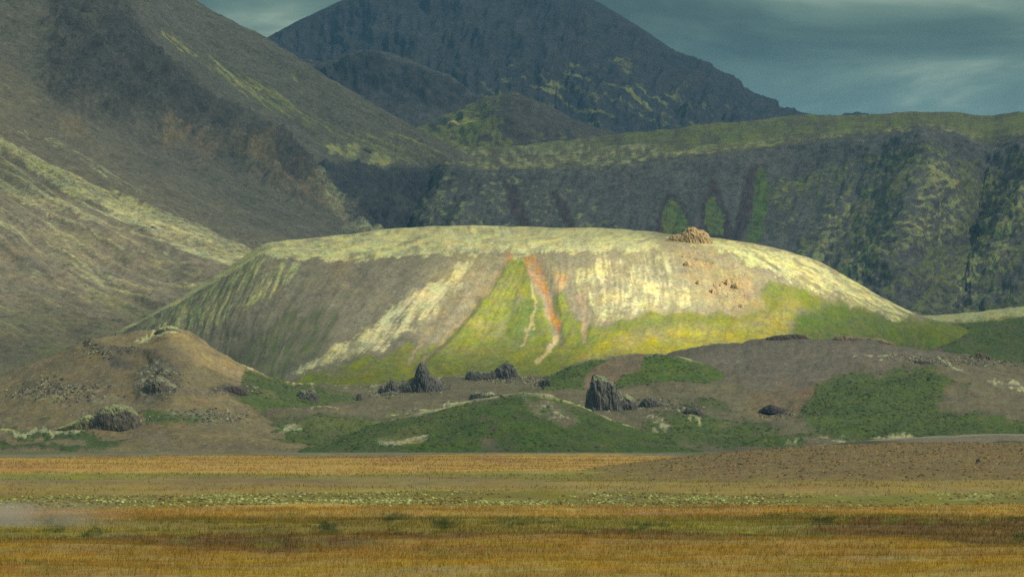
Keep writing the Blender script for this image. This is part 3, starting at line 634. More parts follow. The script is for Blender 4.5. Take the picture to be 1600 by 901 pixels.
h.paint(np.clip(h.poly([(1170, 615), (1290, 600), (1300, 650), (1190, 650)], 12) * (0.5 + blot), 0, 1), (0.150, 0.100, 0.050))
for pts, k in (([(280, 705), (330, 684), (420, 662), (520, 650), (620, 648), (700, 652), (740, 670), (700, 715), (280, 715)], 0.72), ([(1275, 600), (1340, 584), (1440, 580), (1500, 600), (1470, 640), (1560, 655), (1700, 660), (1700, 692), (1280, 690), (1250, 650)], 0.92),
               ([(1000, 660), (1090, 640), (1190, 660), (1280, 680), (1250, 705), (1000, 705)], 0.72), ([(1020, 610), (1110, 625), (1180, 645), (1120, 650), (1020, 622)], 0.6), ([(1500, 606), (1560, 600), (1560, 612), (1500, 618)], 0.6), ([(1030, 560), (1130, 545), (1150, 552), (1080, 566)], 0.45)):
    h.plant(np.clip(h.poly(pts, 20) * (k + 0.02 + 0.42 * blot + 0.25 * blotf), 0, 1), SCRUB)
h.plant(np.clip(h.poly([(480, 640), (620, 632), (700, 640), (640, 660), (540, 690), (420, 690)], 20) * (0.3 + 0.7 * blot), 0, 1), (0.085, 0.105, 0.025))
for pts, w in (([(300, 702), (400, 690), (470, 676)], 2.2), ([(600, 648), (690, 640), (760, 626)], 2.5), ([(600, 696), (650, 684)], 3.0), ([(460, 648), (500, 640), (530, 637)], 2.6), ([(1038, 636), (1070, 650), (1090, 664)], 3.5), ([(1225, 693), (1330, 688), (1440, 685)], 2.2),
               ([(1340, 566), (1380, 559), (1420, 562), (1440, 570)], 4.5), ([(1465, 566), (1490, 574), (1505, 580)], 4.0), ([(1550, 607), (1590, 610), (1620, 616)], 5.0), ([(640, 602), (700, 588), (730, 584)], 3.0), ([(480, 604), (560, 605), (620, 604)], 2.2), ([(1000, 684), (1040, 672), (1010, 656)], 2.0)):
    h.plant(np.clip(h.stroke(pts, w, w * 0.7) * (0.66 + 0.8 * blotf), 0, 1), (0.27, 0.27, 0.15))
h.plant(np.clip(h.poly([(560, 600), (700, 596), (720, 612), (640, 622), (590, 625)], 8) * (0.25 + 0.9 * blotf), 0, 1), (0.19, 0.21, 0.12))
h.plant(np.clip(h.poly([(760, 585), (840, 590), (880, 606), (800, 606)], 8) * (0.25 + 0.9 * blotf), 0, 1), (0.19, 0.20, 0.11))
h.plant(np.clip(h.poly([(770, 608), (860, 602), (880, 610), (840, 618), (780, 616)], 6) * (0.30 + 0.8 * blot), 0, 1), SCRUB)
fh_scrub = h.cover.copy() * (h.cc[..., 1] < 0.12)
fh_mat = terrain_material('foothill_ground', fine=1.6, grain=0.50, bump=0.7, bdist=0.45, cover_noise=1.1)
fh.build('foothill', fh_mat)

# green hump on the right of the bench
ux = [850, 880, 910, 945, 1000, 1060, 1105, 1140, 1165]
uy = [590, 577, 564, 557, 553, 556, 570, 588, 606]
hu = Land(net(row(ux, [612] * 9, 1085), row(ux, [(a + 606) / 2 for a in uy], 1108), row(ux, uy, 1132), row(ux, [a + 14 for a in uy], 1165)), step=1.75)
h = hu; blot = fbm(h.x / 14, h.y / 14, 2.0, 4); blotf = fbm(h.x / 5, h.y / 5, 7.0, 4)
h.displace(1.1 * fbm(h.x / 14, h.y / 14, 4.0, 4) + 0.4 * blotf)
h.ground[...] = (0.125, 0.095, 0.06)
h.plant(np.clip(0.85 + 0.35 * blot - 1.2 * h.stroke([(985, 560), (960, 575), (930, 600)], 16, 10), 0, 1), (0.060, 0.090, 0.018))
h.plant(np.clip(ss(1.70, 1.98, h.r + 0.10 * blotf + 0.06 * blot) * (0.55 + 0.6 * blotf) * ss(1110, 1070, h.PX), 0, 1), (0.22, 0.225, 0.115))
hu_scrub = h.cover * (h.cc[..., 1] < 0.12)
hu.build('green_hump', fh_mat)

# brown hill at the left
hx = [-140, 0, 80, 150, 200, 240, 265, 295, 330, 380, 430, 490, 560]
hy = [640, 585, 556, 530, 521, 517, 511, 520, 543, 570, 589, 605, 622]
bh = Land(net(row(hx, [710] * 13, 890), row(hx, [700, 694, 690, 688, 686, 685, 684, 684, 685, 688, 690, 694, 698], 915), row(hx, [680, 663, 652, 645, 640, 636, 634, 636, 642, 652, 661, 670, 678], 960),
              row(hx, [662, 628, 605, 588, 580, 575, 570, 576, 592, 612, 628, 642, 652], 1010), row(hx, hy, 1070), row(hx, [y + 22 for y in hy], 1115)), step=1.7)
h = bh; blot = fbm(h.x / 16, h.y / 16, 2.0, 4); blotf = fbm(h.x / 5, h.y / 5, h.z / 5, 4)
rub = h.poly([(225, 560), (262, 560), (285, 590), (270, 625), (215, 625), (210, 590)], 14); rub2 = h.poly([(20, 590), (130, 588), (180, 605), (160, 640), (20, 640)], 16)
led = h.stroke([(140, 535), (165, 545), (215, 548), (250, 560)], 7, 5)
h.displace(ss(0, 0.8, h.r) * (2.0 * fbm(h.x / 26, h.y / 26, 1.0, 4) + 0.5 * blotf + rub * 1.6 * ridged(h.x / 5, h.y / 5, h.z / 5, 4) + led * 1.6 * ridged(h.x / 7, h.y / 7, h.z / 3, 3) + rub2 * 0.5 * ridged(h.x / 4, h.y / 4, h.z / 4, 3)))
h.warp(10, 30)
h.ground[...] = (0.145, 0.118, 0.064)
h.paint(np.clip(0.3 + 0.7 * blot, 0, 1) * 0.7, (0.135, 0.098, 0.055))
h.paint(h.poly([(260, 515), (290, 518), (350, 556), (420, 585), (400, 596), (330, 575), (280, 550)], 10) * 0.8, (0.25, 0.185, 0.085))  # sunlit right flank painted in as a lighter patch
h.paint(rub * np.clip(0.6 + 0.5 * blotf, 0, 1), (0.052, 0.052, 0.048))
h.paint(np.clip(h.poly([(330, 600), (390, 600), (385, 618), (330, 615)], 6) + h.poly([(165, 560), (205, 566), (210, 575), (170, 572)], 5) + led * 0.5, 0, 1) * 0.8, (0.055, 0.050, 0.046))
h.plant(np.clip(h.poly([(380, 575), (440, 588), (560, 612), (560, 660), (420, 650), (370, 625)], 14) * (0.75 + 0.4 * blot), 0, 1), SCRUB)
h.plant(np.clip(h.poly([(220, 640), (330, 636), (400, 655), (300, 668), (230, 662)], 9) * (0.7 + 0.4 * blot), 0, 1), SCRUB)
h.plant(np.clip(h.poly([(-140, 668), (0, 664), (160, 676), (200, 690), (160, 704), (-140, 704)], 6) * (0.8 + 0.3 * blot) - 1.2 * h.stroke([(-140, 686), (0, 688), (130, 690)], 4, 3), 0, 1), (0.055, 0.080, 0.024))
h.plant(np.clip(h.poly([(0, 650), (70, 648), (100, 662), (0, 668)], 8) * (0.4 + 0.6 * blot), 0, 1), (0.09, 0.10, 0.03))
h.plant(np.clip((rub * 0.38 + rub2 * 0.36 + h.poly([(250, 640), (400, 640), (420, 670), (330, 670)], 10) * 0.2) * (1 + 1.3 * blotf), 0, 1), (0.27, 0.275, 0.18))
h.plant(np.clip(h.blob(266, 516, 18, 7, 0.5) * (0.65 + 0.7 * blotf) + h.stroke([(205, 527), (235, 522), (255, 518)], 2.5, 2) * 0.8, 0, 1), (0.29, 0.30, 0.15))
h.plant(np.clip(h.stroke([(380, 572), (430, 588), (500, 604)], 2.6, 2.2) * 0.85, 0, 1), (0.36, 0.29, 0.14))
h.plant(np.clip(h.stroke([(-20, 680), (50, 674), (130, 672)], 2.4, 1.8) * (0.8 + 0.5 * blotf), 0, 1), (0.29, 0.29, 0.16))
bh_scrub = h.cover * (h.cc[..., 1] < 0.12)
bh.build('brown_hill', fh_mat)

# grassy hillock in front
ox = [470, 540, 610, 680, 750, 800, 825, 860, 900, 950, 1000, 1050, 1100]
oy = [697, 678, 655, 638, 622, 615, 614, 618, 632, 652, 672, 690, 706]
hk = Land(net(row(ox, [711] * 13, 865), row(ox, [(a + 2 * 706) / 3 for a in oy], 885), row(ox, [(3 * a + 706) / 4 for a in oy], 918), row(ox, oy, 950), row(ox, [a + 12 for a in oy], 990)), step=1.7)
h = hk; blot = fbm(h.x / 14, h.y / 14, 2.0, 4); blotf = fbm(h.x / 4, h.y / 4, 7.0, 4)
h.displace(ss(0, 0.6, h.r) * (1.5 * fbm(h.x / 18, h.y / 18, 4.0, 4) + 0.45 * blotf))
h.warp(8, 26)
h.ground[...] = (0.115, 0.088, 0.058)
h.plant(np.clip(0.80 + 0.42 * blot + 0.2 * blotf - 0.55 * h.poly([(800, 617), (850, 620), (900, 650), (890, 672), (840, 645)], 12) * (0.6 + 0.5 * blotf), 0, 1), (0.048, 0.078, 0.016))
h.plant(np.clip(h.poly([(540, 690), (640, 655), (760, 628), (700, 660), (620, 700)], 14) * (0.3 + 0.8 * blot), 0, 1), (0.085, 0.105, 0.026))
h.plant(np.clip(h.poly([(820, 626), (860, 630), (900, 656), (880, 664), (840, 640)], 6) * (0.35 + 0.9 * blotf), 0, 1), (0.27, 0.28, 0.17))
h.plant(np.clip(ss(2.60, 2.95, h.r + 0.12 * blotf + 0.10 * blot) * (0.60 + 0.6 * blotf) * ss(1010, 960, h.PX) * ss(560, 640, h.PX), 0, 1), (0.30, 0.30, 0.165))
h.plant(np.clip(h.stroke([(600, 694), (640, 684), (665, 680)], 3.2, 2.2) * (0.7 + 0.8 * blotf), 0, 1), (0.25, 0.25, 0.15))
hk_scrub = h.cover * (h.cc[..., 1] < 0.12)
hk.build('grassy_hillock', fh_mat)

# ridge behind at the right edge
rx_ = [1380, 1420, 1470, 1530, 1600, 1680, 1780]
ry_ = [508, 495, 491, 487, 479, 471, 464]
rr = Land(net(row(rx_, [620] * 7, 1280), row(rx_, [566] * 7, 1320), row(rx_, [y + 16 for y in ry_], 1385), row(rx_, ry_, 1420), row(rx_, [y + 20 for y in ry_], 1480)), step=1.75)
h = rr; blot = fbm(h.x / 16, h.y / 16, 2.0, 4); blotf = fbm(h.x / 5, h.y / 5, 7.0, 4)
h.displace(0.8 * fbm(h.x / 20, h.y / 20, 4.0, 4) + 0.3 * blotf)
h.warp(9, 28)
h.ground[...] = (0.115, 0.09, 0.065)
h.plant(np.clip(0.82 + 0.4 * blot - h.stroke([(1400, 500), (1440, 530), (1470, 560)], 12, 8), 0, 1), (0.058, 0.082, 0.024))
h.plant(np.clip(ss(1.95, 2.25, h.r + 0.12 * blotf) * (0.85 + 0.3 * blotf), 0, 1), (0.28, 0.285, 0.135))
rr_scrub = h.cover * (h.cc[..., 1] < 0.12)
rr.build('right_ridge', fh_mat)

# heath mound and gravel bank on the plain at the right
mx_ = [800, 880, 960, 1050, 1150, 1250, 1350, 1450, 1600, 1750, 1900]
my_ = [742, 735, 726, 716, 706, 699, 695, 692, 693, 695, 700]
hm = Land(net(row(mx_, [770] * 11, 300), row(mx_, [757] * 11, 322), row(mx_, [a * 0.5 + 752 * 0.5 for a in my_], 370), row(mx_, my_, 450), row(mx_, [a + 7 for a in my_], 540), row(mx_, [735] * 11, 640)), step=1.8, rowmin=14)
h = hm; blot = fbm(h.x / 9, h.y / 12, 2.0, 4); blotf = fbm(h.x / 1.4, h.y / 3, 7.0, 4)
h.displace(0.22 * fbm(h.x / 8, h.y / 10, 4.0, 4) + 0.10 * blotf)
h.ground[...] = (0.140, 0.102, 0.044)
h.paint(np.clip(0.3 + 0.8 * blot, 0, 1) * 0.7, (0.115, 0.078, 0.042))
h.plant(np.clip(0.3 + 0.6 * blotf, 0, 1) * 0.6, (0.075, 0.065, 0.024))
h.paint(np.clip(ss(1150, 860, h.PX + 60 * blot) + ss(1.6, 1.0, h.r + 0.3 * blot), 0, 1), (0.165, 0.125, 0.034))
hm_mat = terrain_material('heath', fine=0.7, grain=0.5, bump=0.6, bdist=0.15, cover_noise=1.0)
hm.build('heath_mound', hm_mat)
vx = [1000, 1090, 1170, 1260, 1350, 1450, 1540, 1640, 1800]
vy = [720, 714, 706, 697, 688, 682, 678, 678, 680]
gb = Land(net(row(vx, [726] * 9, 560), row(vx, [y * 0.5 + 359 + 4 * (i < 2) for i, y in enumerate(vy)], 620), row(vx, vy, 700), row(vx, [y + 8 for y in vy], 800)), step=1.8, rowmin=10)
h = gb; blotf = fbm(h.x / 4, h.y / 8, 7.0, 4); blot = fbm(h.x / 16, h.y / 24, 2.0, 4)
h.displace(0.15 * blotf)
h.ground[...] = (0.135, 0.115, 0.085)
h.paint(np.clip(ss(1.72, 1.95, h.r + 0.04 * blotf), 0, 1) * 0.5 * ss(1230, 1330, h.PX), (0.26, 0.24, 0.19))
h.plant(np.clip(h.blob(1340, 691, 90, 4) * 0.7 + h.blob(1575, 692, 30, 4) * 0.9, 0, 1), (0.045, 0.050, 0.025))
gb.build('gravel_bank', hm_mat)

# ================================================================== PLANT MASSES
def cushions(name, pos, size, tint, squash=0.6, label=None, cat=None):
    n = len(pos); k = 5
    a = np.arange(k) / k * 2 * math.pi
    base = np.concatenate([np.stack([np.cos(a), np.sin(a), 0 * a - 0.25], 1), np.stack([0.78 * np.cos(a + 0.5), 0.78 * np.sin(a + 0.5), 0 * a + 0.55], 1), [[0.1, 0.05, 1.0]]])
    f = []
    for i in range(k):
        j = (i + 1) % k
        f += [(i, j, k + i), (j, k + j, k + i), (k + i, k + j, 2 * k)]
    f = np.array(f)
    V = base[None] * (1 + 0.55 * (RNG.random((n, 11, 3)) - 0.5))
    V = V * size[:, None, None] * np.array([1, 1, squash])
    th = RNG.random(n) * 6.283; c, s_ = np.cos(th)[:, None], np.sin(th)[:, None]
    V = np.stack([V[..., 0] * c - V[..., 1] * s_, V[..., 0] * s_ + V[..., 1] * c, V[..., 2]], -1) + pos[:, None]
    FA = (f[None] + (np.arange(n) * 11)[:, None, None]).reshape(-1, 3)
    o = mesh_from(name, V.reshape(-1, 3), FA, cush_mat, {'tint': np.repeat(tint, 11, 0)}, smooth=True, kind='stuff')
    o['label'] = label; o['category'] = cat
    return o
cush_mat = attr_material('low_plants', var=0.35, scale=1.6, rough=0.95, bump=0.5)
def tints(n, cols, v=0.35):
    cols = np.array(cols); i = RNG.integers(0, len(cols), n)
    return cols[i] * (1 + v * (RNG.random((n, 1)) - 0.5) * 2)
def scrub_on(name, land, mask, n, s0, s1, label):
    vis = (land.r < land.r.max() - 0.8)
    p, k = land.sample(mask * vis, n)
    cl = np.clip(0.45 + 1.1 * fbm(p[:, 0] / 14, p[:, 1] / 20, 2.0, 5, 0.65), 0, 1)[:, None]
    yl = ss(0.15, 0.6, fbm(p[:, 0] / 6, p[:, 1] / 6, 8.0, 3))[:, None]
    c = lerp(np.array((0.026, 0.040, 0.013)), np.array((0.082, 0.112, 0.026)), cl); c = lerp(c, np.array((0.135, 0.125, 0.040)), 0.7 * yl) * (1 + 0.25 * (RNG.random((n, 1)) - 0.5))
    p[:, 2] -= 0.10
    cushions(name, p, s0 + (s1 - s0) * RNG.random(n) ** 3, c, 0.45, label, 'scrub')
scrub_on('willow_scrub', fh, ss(0.35, 0.8, fh_scrub), 13000, 0.25, 1.0, 'dark green willow scrub covering the foothill slopes')
scrub_on('willow_scrub', hk, ss(0.4, 0.8, hk_scrub), 7000, 0.22, 0.9, 'dark green scrub covering the round hillock in front')
scrub_on('willow_scrub', bh, ss(0.35, 0.8, bh_scrub), 4000, 0.22, 0.9, 'green scrub at the foot of the brown hill')
scrub_on('willow_scrub', hu, ss(0.35, 0.8, hu_scrub), 3000, 0.22, 0.9, 'green scrub on the mossy edged hump')
scrub_on('willow_scrub', rr, ss(0.35, 0.8, rr_scrub), 3000, 0.25, 1.0, 'dark green scrub on the ridge at the right edge')
p, k = hm.sample(((hm.r > 0.9) & (hm.r < 3.2)) * (0.15 + 0.85 * ss(900, 1180, hm.PX)) * (0.2 + 0.8 * ss(1.0, 1.7, hm.r)), 7000)
cushions('heath_tussocks', p, 0.06 + 0.22 * RNG.random(7000) ** 3, tints(7000, [(0.17, 0.105, 0.045), (0.115, 0.078, 0.040), (0.105, 0.085, 0.032), (0.19, 0.125, 0.06), (0.075, 0.055, 0.03)]), 0.7, 'brown heath tussocks all over the low mound at right', 'heath')
# moss cushions across the plain
n = 42000
D_ = CH * F / RNG.uniform(86, 111, n); x_ = RNG.uniform(-0.22, 0.22, n) * D_
bb, pp = plain_zones(x_, D_)
cv = 0.30 + 0.8 * fbm(pp / 130, bb / 7.0, 7.7, 5, 0.6) + 0.35 * np.exp(-((bb - 784) / 4.0) ** 2) * ss(200, 480, pp) * ss(720, 600, pp) + 0.3 * np.exp(-((bb - 772) / 3.0) ** 2) * ss(860, 950, pp) * ss(1250, 1150, pp) - 0.18 * ss(1150, 1350, pp)
keep = (bb > 768) & (bb < 791) & (RNG.random(n) < cv * 1.1)
x_, D_ = x_[keep], D_[keep]; n = len(x_)
pl_ = np.clip(0.30 + 0.9 * fbm(x_ / 7, D_ / 16, 5.0, 4, 0.6) + 0.5 * np.exp(-((bb[keep] - 784) / 4.0) ** 2) * ss(250, 480, pp[keep]) * ss(720, 620, pp[keep]) + 0.45 * np.exp(-((bb[keep] - 772) / 3.0) ** 2) * ss(860, 950, pp[keep]) * ss(1250, 1150, pp[keep]), 0, 1)
isp = RNG.random(n) < pl_ * 0.8
tt = np.where(isp[:, None], tints(n, [(0.27, 0.30, 0.115), (0.22, 0.24, 0.085)]), tints(n, [(0.17, 0.15, 0.045), (0.14, 0.115, 0.035), (0.10, 0.07, 0.026)]))
cushions('moss_cushions', np.stack([x_, D_, plain_h(x_, D_) + 0.04], 1), 0.05 + 0.16 * RNG.random(n) ** 2.5, tt, 0.55, 'belt of pale green moss cushions across the plain', 'moss')

# grass blades
def blades(name, x, y, hgt, wid, tint, label):
    n = len(x); z = plain_h(x, y)
    th = RNG.random(n) * 6.283
    dx, dy = np.cos(th) * wid * 0.5, np.sin(th) * wid * 0.5
    lx, ly = RNG.normal(0, 0.28, n) * hgt + 0.10 * hgt, RNG.normal(0, 0.28, n) * hgt
    V = np.stack([np.stack([x - dx, y - dy, z - 0.04], 1), np.stack([x + dx, y + dy, z - 0.04], 1), np.stack([x + lx, y + ly, z + hgt], 1)], 1)
    o = mesh_from(name, V.reshape(-1, 3), np.arange(3 * n).reshape(-1, 3), grass_mat, {'tint': np.repeat(tint, 3, 0)}, smooth=False, kind='stuff')
    o['label'] = label; o['category'] = 'grass'
grass_mat = attr_material('dry_grass', var=0.15, scale=0.8, rough=0.85, translucent=0.35)
def grow(name, D0, D1, n, w0, label, hs=1.0):
    u = RNG.random(n); D_ = np.sqrt(D0 ** 2 + u * (D1 ** 2 - D0 ** 2)); x_ = RNG.uniform(-0.235, 0.235, n) * D_
    bb, pp = plain_zones(x_, D_)
    c = plain_colours(x_, D_, bb, pp)
    moss = (bb > 768) & (bb < 790); grav = (bb > 746) & (bb < 756) & (pp < 900); foot = bb < 711
    dark = (c.sum(1) < 0.16)
    p = np.where(moss, 0.12, np.where(grav, 0.06, np.where(foot, 0.0, np.where(dark, 0.95, 0.9))))
    clump = 0.55 + 0.9 * fbm(x_ / 0.9, D_ / 1.6, 3.0, 3)
    k = RNG.random(n) < p * np.clip(clump, 0.12, 1)
    x_, D_, c, dark, clump = x_[k], D_[k], c[k], dark[k], np.clip(clump[k], 0.2, 1.3)
    m = len(x_)
    c = c * (1 + 0.16 * (RNG.random((m, 1)) - 0.5) * 2) * np.array([1.10, 1.06, 1.0])
    g = RNG.random(m) < 0.12; c[g] = c[g] * np.array([0.6, 0.95, 0.7])
    hh = hs * (0.10 + 0.22 * RNG.random(m)) * (0.6 + 0.5 * clump) * np.where(dark, 0.95, 1.0)
    blades(name, x_, D_, hh, w0 * D_ * (0.5 + 0.8 * RNG.random(m)), c, label)
grow('tall_grass', 84, 205, 420000, 0.00020, 'tall orange and gold grass across the near plain')
grow('tall_grass', 205, 860, 200000, 0.00036, 'straw coloured grass in belts on the far plain', 1.1)

# ================================================================== ROCKS
rock_mat = attr_material('lava_rock', var=0.6, scale=0.8, rough=0.9, bump=1.0)
def crag_rock(name, label, cat, top, D, depth=0.8, col=ROCK, moss=0.3, mcol=(0.20, 0.215, 0.12), rough=0.16, seed=0.0, group=None, sink=0.25, nu=64, nv=30, lean=0.0):
    """a rock whose ridge line follows surveyed points (px, py); it has its own depth and stands at distance D.
    top = [(px, py), ...] left to right, first and last are where it meets the ground"""
    top = np.array(top, float)
    xs = (top[:, 0] - 800) / F * D; zs = CH + (HZ - top[:, 1]) / F * D
    s = np.linspace(0, 1, nu); x = np.interp(s, np.linspace(0, 1, len(xs)), xs); z = np.interp(s, np.linspace(0, 1, len(xs)), zs)
    base = np.interp(x, [xs[0], xs[-1]], [zs[0], zs[-1]])
    wdt = xs[-1] - xs[0]; hmax = (z - base).max()
    hgt = np.maximum(z - base, 0.02 * hmax)
    half = depth * 0.5 * wdt * np.sqrt(np.clip(1 - (2 * s - 1) ** 2, 0, 1)) * (0.55 + 0.45 * hgt / hmax) + 0.02 * wdt
    th = np.linspace(-0.25, math.pi + 0.25, nv)
    X = np.broadcast_to(x[None, :], (nv, nu)).copy(); ct, st_ = np.cos(th)[:, None], np.sin(th)[:, None]
    Y = -half[None, :] * np.sign(ct) * np.abs(ct) ** 0.75
    Z = np.where(st_ >= 0, hgt[None, :] * np.abs(st_) ** 0.65, 0) - np.where(st_ < 0, np.abs(st_) * sink * 4 * hmax, 0)
    Y = Y + lean * Z
    q = 3.4 / max(hmax, wdt * 0.35)
    e = seed * 3.7
    nz = fbm(X * q + e, Y * q, Z * q, 5, 0.65) + 0.5; ny = fbm(X * q, Y * q + e + 5, Z * q, 5, 0.65) + 0.6 * ridged(X * q * 2, Y * q * 2 + e, Z * q * 2, 3); nx = fbm(X * q + 9, Y * q, Z * q + e, 5, 0.65)
    hgt = hgt * (0.82 + 0.20 * fbm(s * 7 + e, 0.5, 2.0, 3))
    amp = 1.45 * rough * min(hmax, wdt) * np.clip(hgt / hmax, 0.15, 1)[None, :]
    W = np.stack([X + amp * nx * 0.8, D + Y + amp * ny, base[None, :] + Z + amp * (nz - 0.4) * 1.1 * (st_ > -0.1)], -1)
    nr = grid_normals(W)
    nn = fbm(X * 1.1 + e, Y * 1.1, Z * 1.1, 4, 0.7)
    m = np.clip(ss(0.35, 0.85, nr[..., 2]) * moss * 1.7 + nn * 0.9 * moss - 0.15 * (1 - moss), 0, 1)[..., None]
    c = np.array(col) * (1 + 0.9 * nn[..., None]) * (1 - m) + np.array(mcol) * m
    f = grid_faces(nv, nu, True)
    o0 = np.array([xs.mean(), D, base.mean()])
    o = mesh_from(name, W.reshape(-1, 3) - o0, f, rock_mat, {'tint': np.clip(c, 0.01, 1).reshape(-1, 3)}, smooth=False)
    o.location = o0; o['label'] = label; o['category'] = cat
    if group: o['group'] = group
    return o
def gd(land, px, py): return float(land.at(px, py)[1])
# lava crags on the bench in front of the table hill
D1 = gd(fh, 655, 612)
crag_rock('lava_crag', 'tallest dark lava crag with a pointed peak, left of centre on the bench', 'rock', [(606, 614), (618, 607), (630, 599), (640, 594), (647, 591), (651, 580), (656, 571), (661, 568), (668, 577), (674, 586), (681, 591), (688, 596), (694, 602), (702, 612)], D1, 0.55, moss=0.22, seed=1)
crag_rock('lava_crag', 'low jagged lava rocks at the left foot of the pointed crag', 'rock', [(590, 616), (593, 604), (598, 602), (602, 606), (606, 598), (612, 594), (618, 598), (622, 606), (627, 615)], D1 - 6, 0.7, moss=0.3, seed=2)
crag_rock('lava_boulder', 'small dark boulder just below the jagged rocks of the pointed crag', 'rock', [(586, 626), (590, 616), (600, 614), (612, 611), (622, 613), (627, 620)], D1 - 14, 0.7, moss=0.25, seed=3)
D2 = gd(fh, 478, 630)
crag_rock('lava_boulder', 'lone dark blocky boulder with mossy top beside the brown hill', 'rock', [(458, 634), (460, 627), (466, 614), (472, 609), (484, 608), (492, 609), (496, 615), (498, 626)], D2, 0.8, moss=0.35, seed=4, rough=0.12)
crag_rock('lava_boulder', 'tiny dark stone between the blocky boulder and the pointed crag', 'rock', [(556, 624), (557, 617), (561, 615), (565, 618), (566, 623)], gd(fh, 561, 624), 0.8, moss=0.1, seed=5)
D3 = gd(fh, 780, 592)
crag_rock('lava_crag', 'long low dark lava rock beside the rounded crag', 'rock', [(726, 593), (729, 583), (736, 579), (746, 579), (755, 581), (765, 580), (772, 578), (778, 590)], D3, 0.5, moss=0.3, seed=6, rough=0.12)
crag_rock('lava_crag', 'rounded dark lava crag against the sunlit grass', 'rock', [(768, 592), (771, 580), (778, 573), (786, 569), (791, 566), (798, 569), (805, 574), (808, 582), (810, 591)], D3 + 1, 0.7, moss=0.22, seed=7, rough=0.13)
crag_rock('lava_crag', 'small rock pillar right of the rounded crag', 'rock', [(850, 606), (852, 596), (856, 592), (860, 595), (863, 605)], gd(fh, 857, 606), 0.7, moss=0.3, seed=8)
D4 = gd(fh, 755, 624)
crag_rock('mossy_boulder', 'grey boulder half overgrown below the rounded crag', 'rock', [(732, 622), (736, 615), (744, 612), (751, 611), (756, 615), (758, 623)], D4, 0.8, moss=0.45, seed=9, rough=0.11)
crag_rock('mossy_boulder', 'pale moss capped boulder below the rounded crag', 'rock', [(752, 624), (758, 615), (766, 612), (773, 614), (777, 623)], D4 - 1, 0.8, moss=0.85, mcol=(0.28, 0.29, 0.16), seed=10, rough=0.08)
D5 = gd(fh, 950, 640)
crag_rock('lava_crag', 'leaning dark lava crag behind the right shoulder of the hillock', 'rock', [(914, 634), (917, 613), (922, 606), (924, 594), (927, 588), (935, 587), (945, 591), (955, 595), (961, 599), (964, 610), (975, 616), (986, 620), (993, 626), (997, 643)], D5, 0.6, moss=0.55, seed=11)
crag_rock('rock_outcrop', 'low dark outcrop just right of the leaning crag', 'rock', [(998, 634), (1004, 624), (1014, 620), (1024, 624), (1034, 628), (1042, 636)], gd(fh, 1018, 634), 0.5, moss=0.2, seed=12)
crag_rock('rock_outcrop', 'dark broken ledge on the slope right of the hillock', 'rock', [(1066, 644), (1074, 637), (1086, 636), (1096, 641), (1104, 650)], gd(fh, 1085, 645), 0.5, moss=0.12, seed=13)
crag_rock('rock_outcrop', 'dark eroded bank beside the rusty bare patch', 'rock', [(1186, 641), (1194, 635), (1204, 632), (1214, 635), (1228, 639), (1240, 642), (1250, 648)], gd(fh, 1215, 643), 0.5, moss=0.05, col=(0.05, 0.045, 0.045), seed=14)
crag_rock('rock_outcrop', 'thin dark ledge on the gravel crest below the sunlit grass', 'rock', [(1192, 533), (1198, 527), (1212, 524), (1230, 523), (1246, 522), (1258, 524), (1264, 529)], 1192, 0.35, moss=0.15, col=(0.075, 0.058, 0.045), seed=15, rough=0.2)
crag_rock('rock_outcrop', 'long pale brown ledge on the crest towards the right ridge', 'rock', [(1298, 532), (1306, 525), (1330, 524), (1350, 527), (1375, 529), (1395, 535), (1402, 541)], 1192, 0.3, moss=0.3, col=(0.14, 0.105, 0.065), mcol=(0.24, 0.22, 0.12), seed=16, rough=0.2)
crag_rock('rock_outcrop', 'brown broken outcrop near the right edge below the ridge', 'rock', [(1505, 566), (1515, 556), (1530, 551), (1545, 556), (1560, 566), (1580, 572), (1590, 580)], 1190, 0.4, moss=0.15, col=(0.10, 0.075, 0.045), seed=17, rough=0.18)
crag_rock('rock_outcrop', 'dark rubble knob behind the pale moss patch at right', 'rock', [(1424, 572), (1430, 564), (1444, 562), (1456, 566), (1466, 573)], gd(fh, 1444, 572), 0.5, moss=0.2, col=(0.06, 0.052, 0.045), seed=18)
# knolls on the brown hill
crag_rock('mossy_knoll', 'pale mossy rock knob on the summit of the brown hill', 'rock', [(240, 521), (248, 514), (258, 510), (268, 509), (278, 512), (284, 520)], gd(bh, 265, 514), 0.8, moss=0.7, mcol=(0.27, 0.28, 0.15), col=(0.10, 0.085, 0.06), seed=19, rough=0.12)
crag_rock('lava_crag', 'dark lichen speckled rubble knob halfway up the brown hill', 'rock', [(222, 612), (228, 600), (236, 594), (246, 588), (256, 590), (266, 598), (276, 604), (282, 612)], gd(bh, 250, 612) + 3, 0.9, moss=0.55, mcol=(0.20, 0.20, 0.13), col=(0.085, 0.078, 0.062), seed=20, rough=0.12)
crag_rock('lava_crag', 'dark mossy lava knoll at the front foot of the brown hill', 'rock', [(128, 668), (140, 655), (152, 645), (162, 637), (176, 633), (192, 633), (206, 637), (216, 648), (220, 662)], gd(bh, 178, 664), 0.6, moss=0.62, mcol=(0.21, 0.225, 0.11), col=(0.085, 0.075, 0.06), seed=21, rough=0.13)
crag_rock('mossy_boulder', 'pale mossy bank trailing left from the front lava knoll', 'rock', [(84, 672), (100, 665), (118, 657), (136, 648), (146, 650), (150, 668)], gd(bh, 120, 668), 0.5, moss=0.85, mcol=(0.25, 0.27, 0.12), col=(0.09, 0.085, 0.05), seed=22, rough=0.08)
crag_rock('rock_outcrop', 'dark broken ledge on the right flank of the brown hill', 'rock', [(342, 614), (350, 606), (364, 603), (378, 606), (388, 615)], gd(bh, 365, 612), 0.4, moss=0.12, col=(0.06, 0.05, 0.045), seed=23)
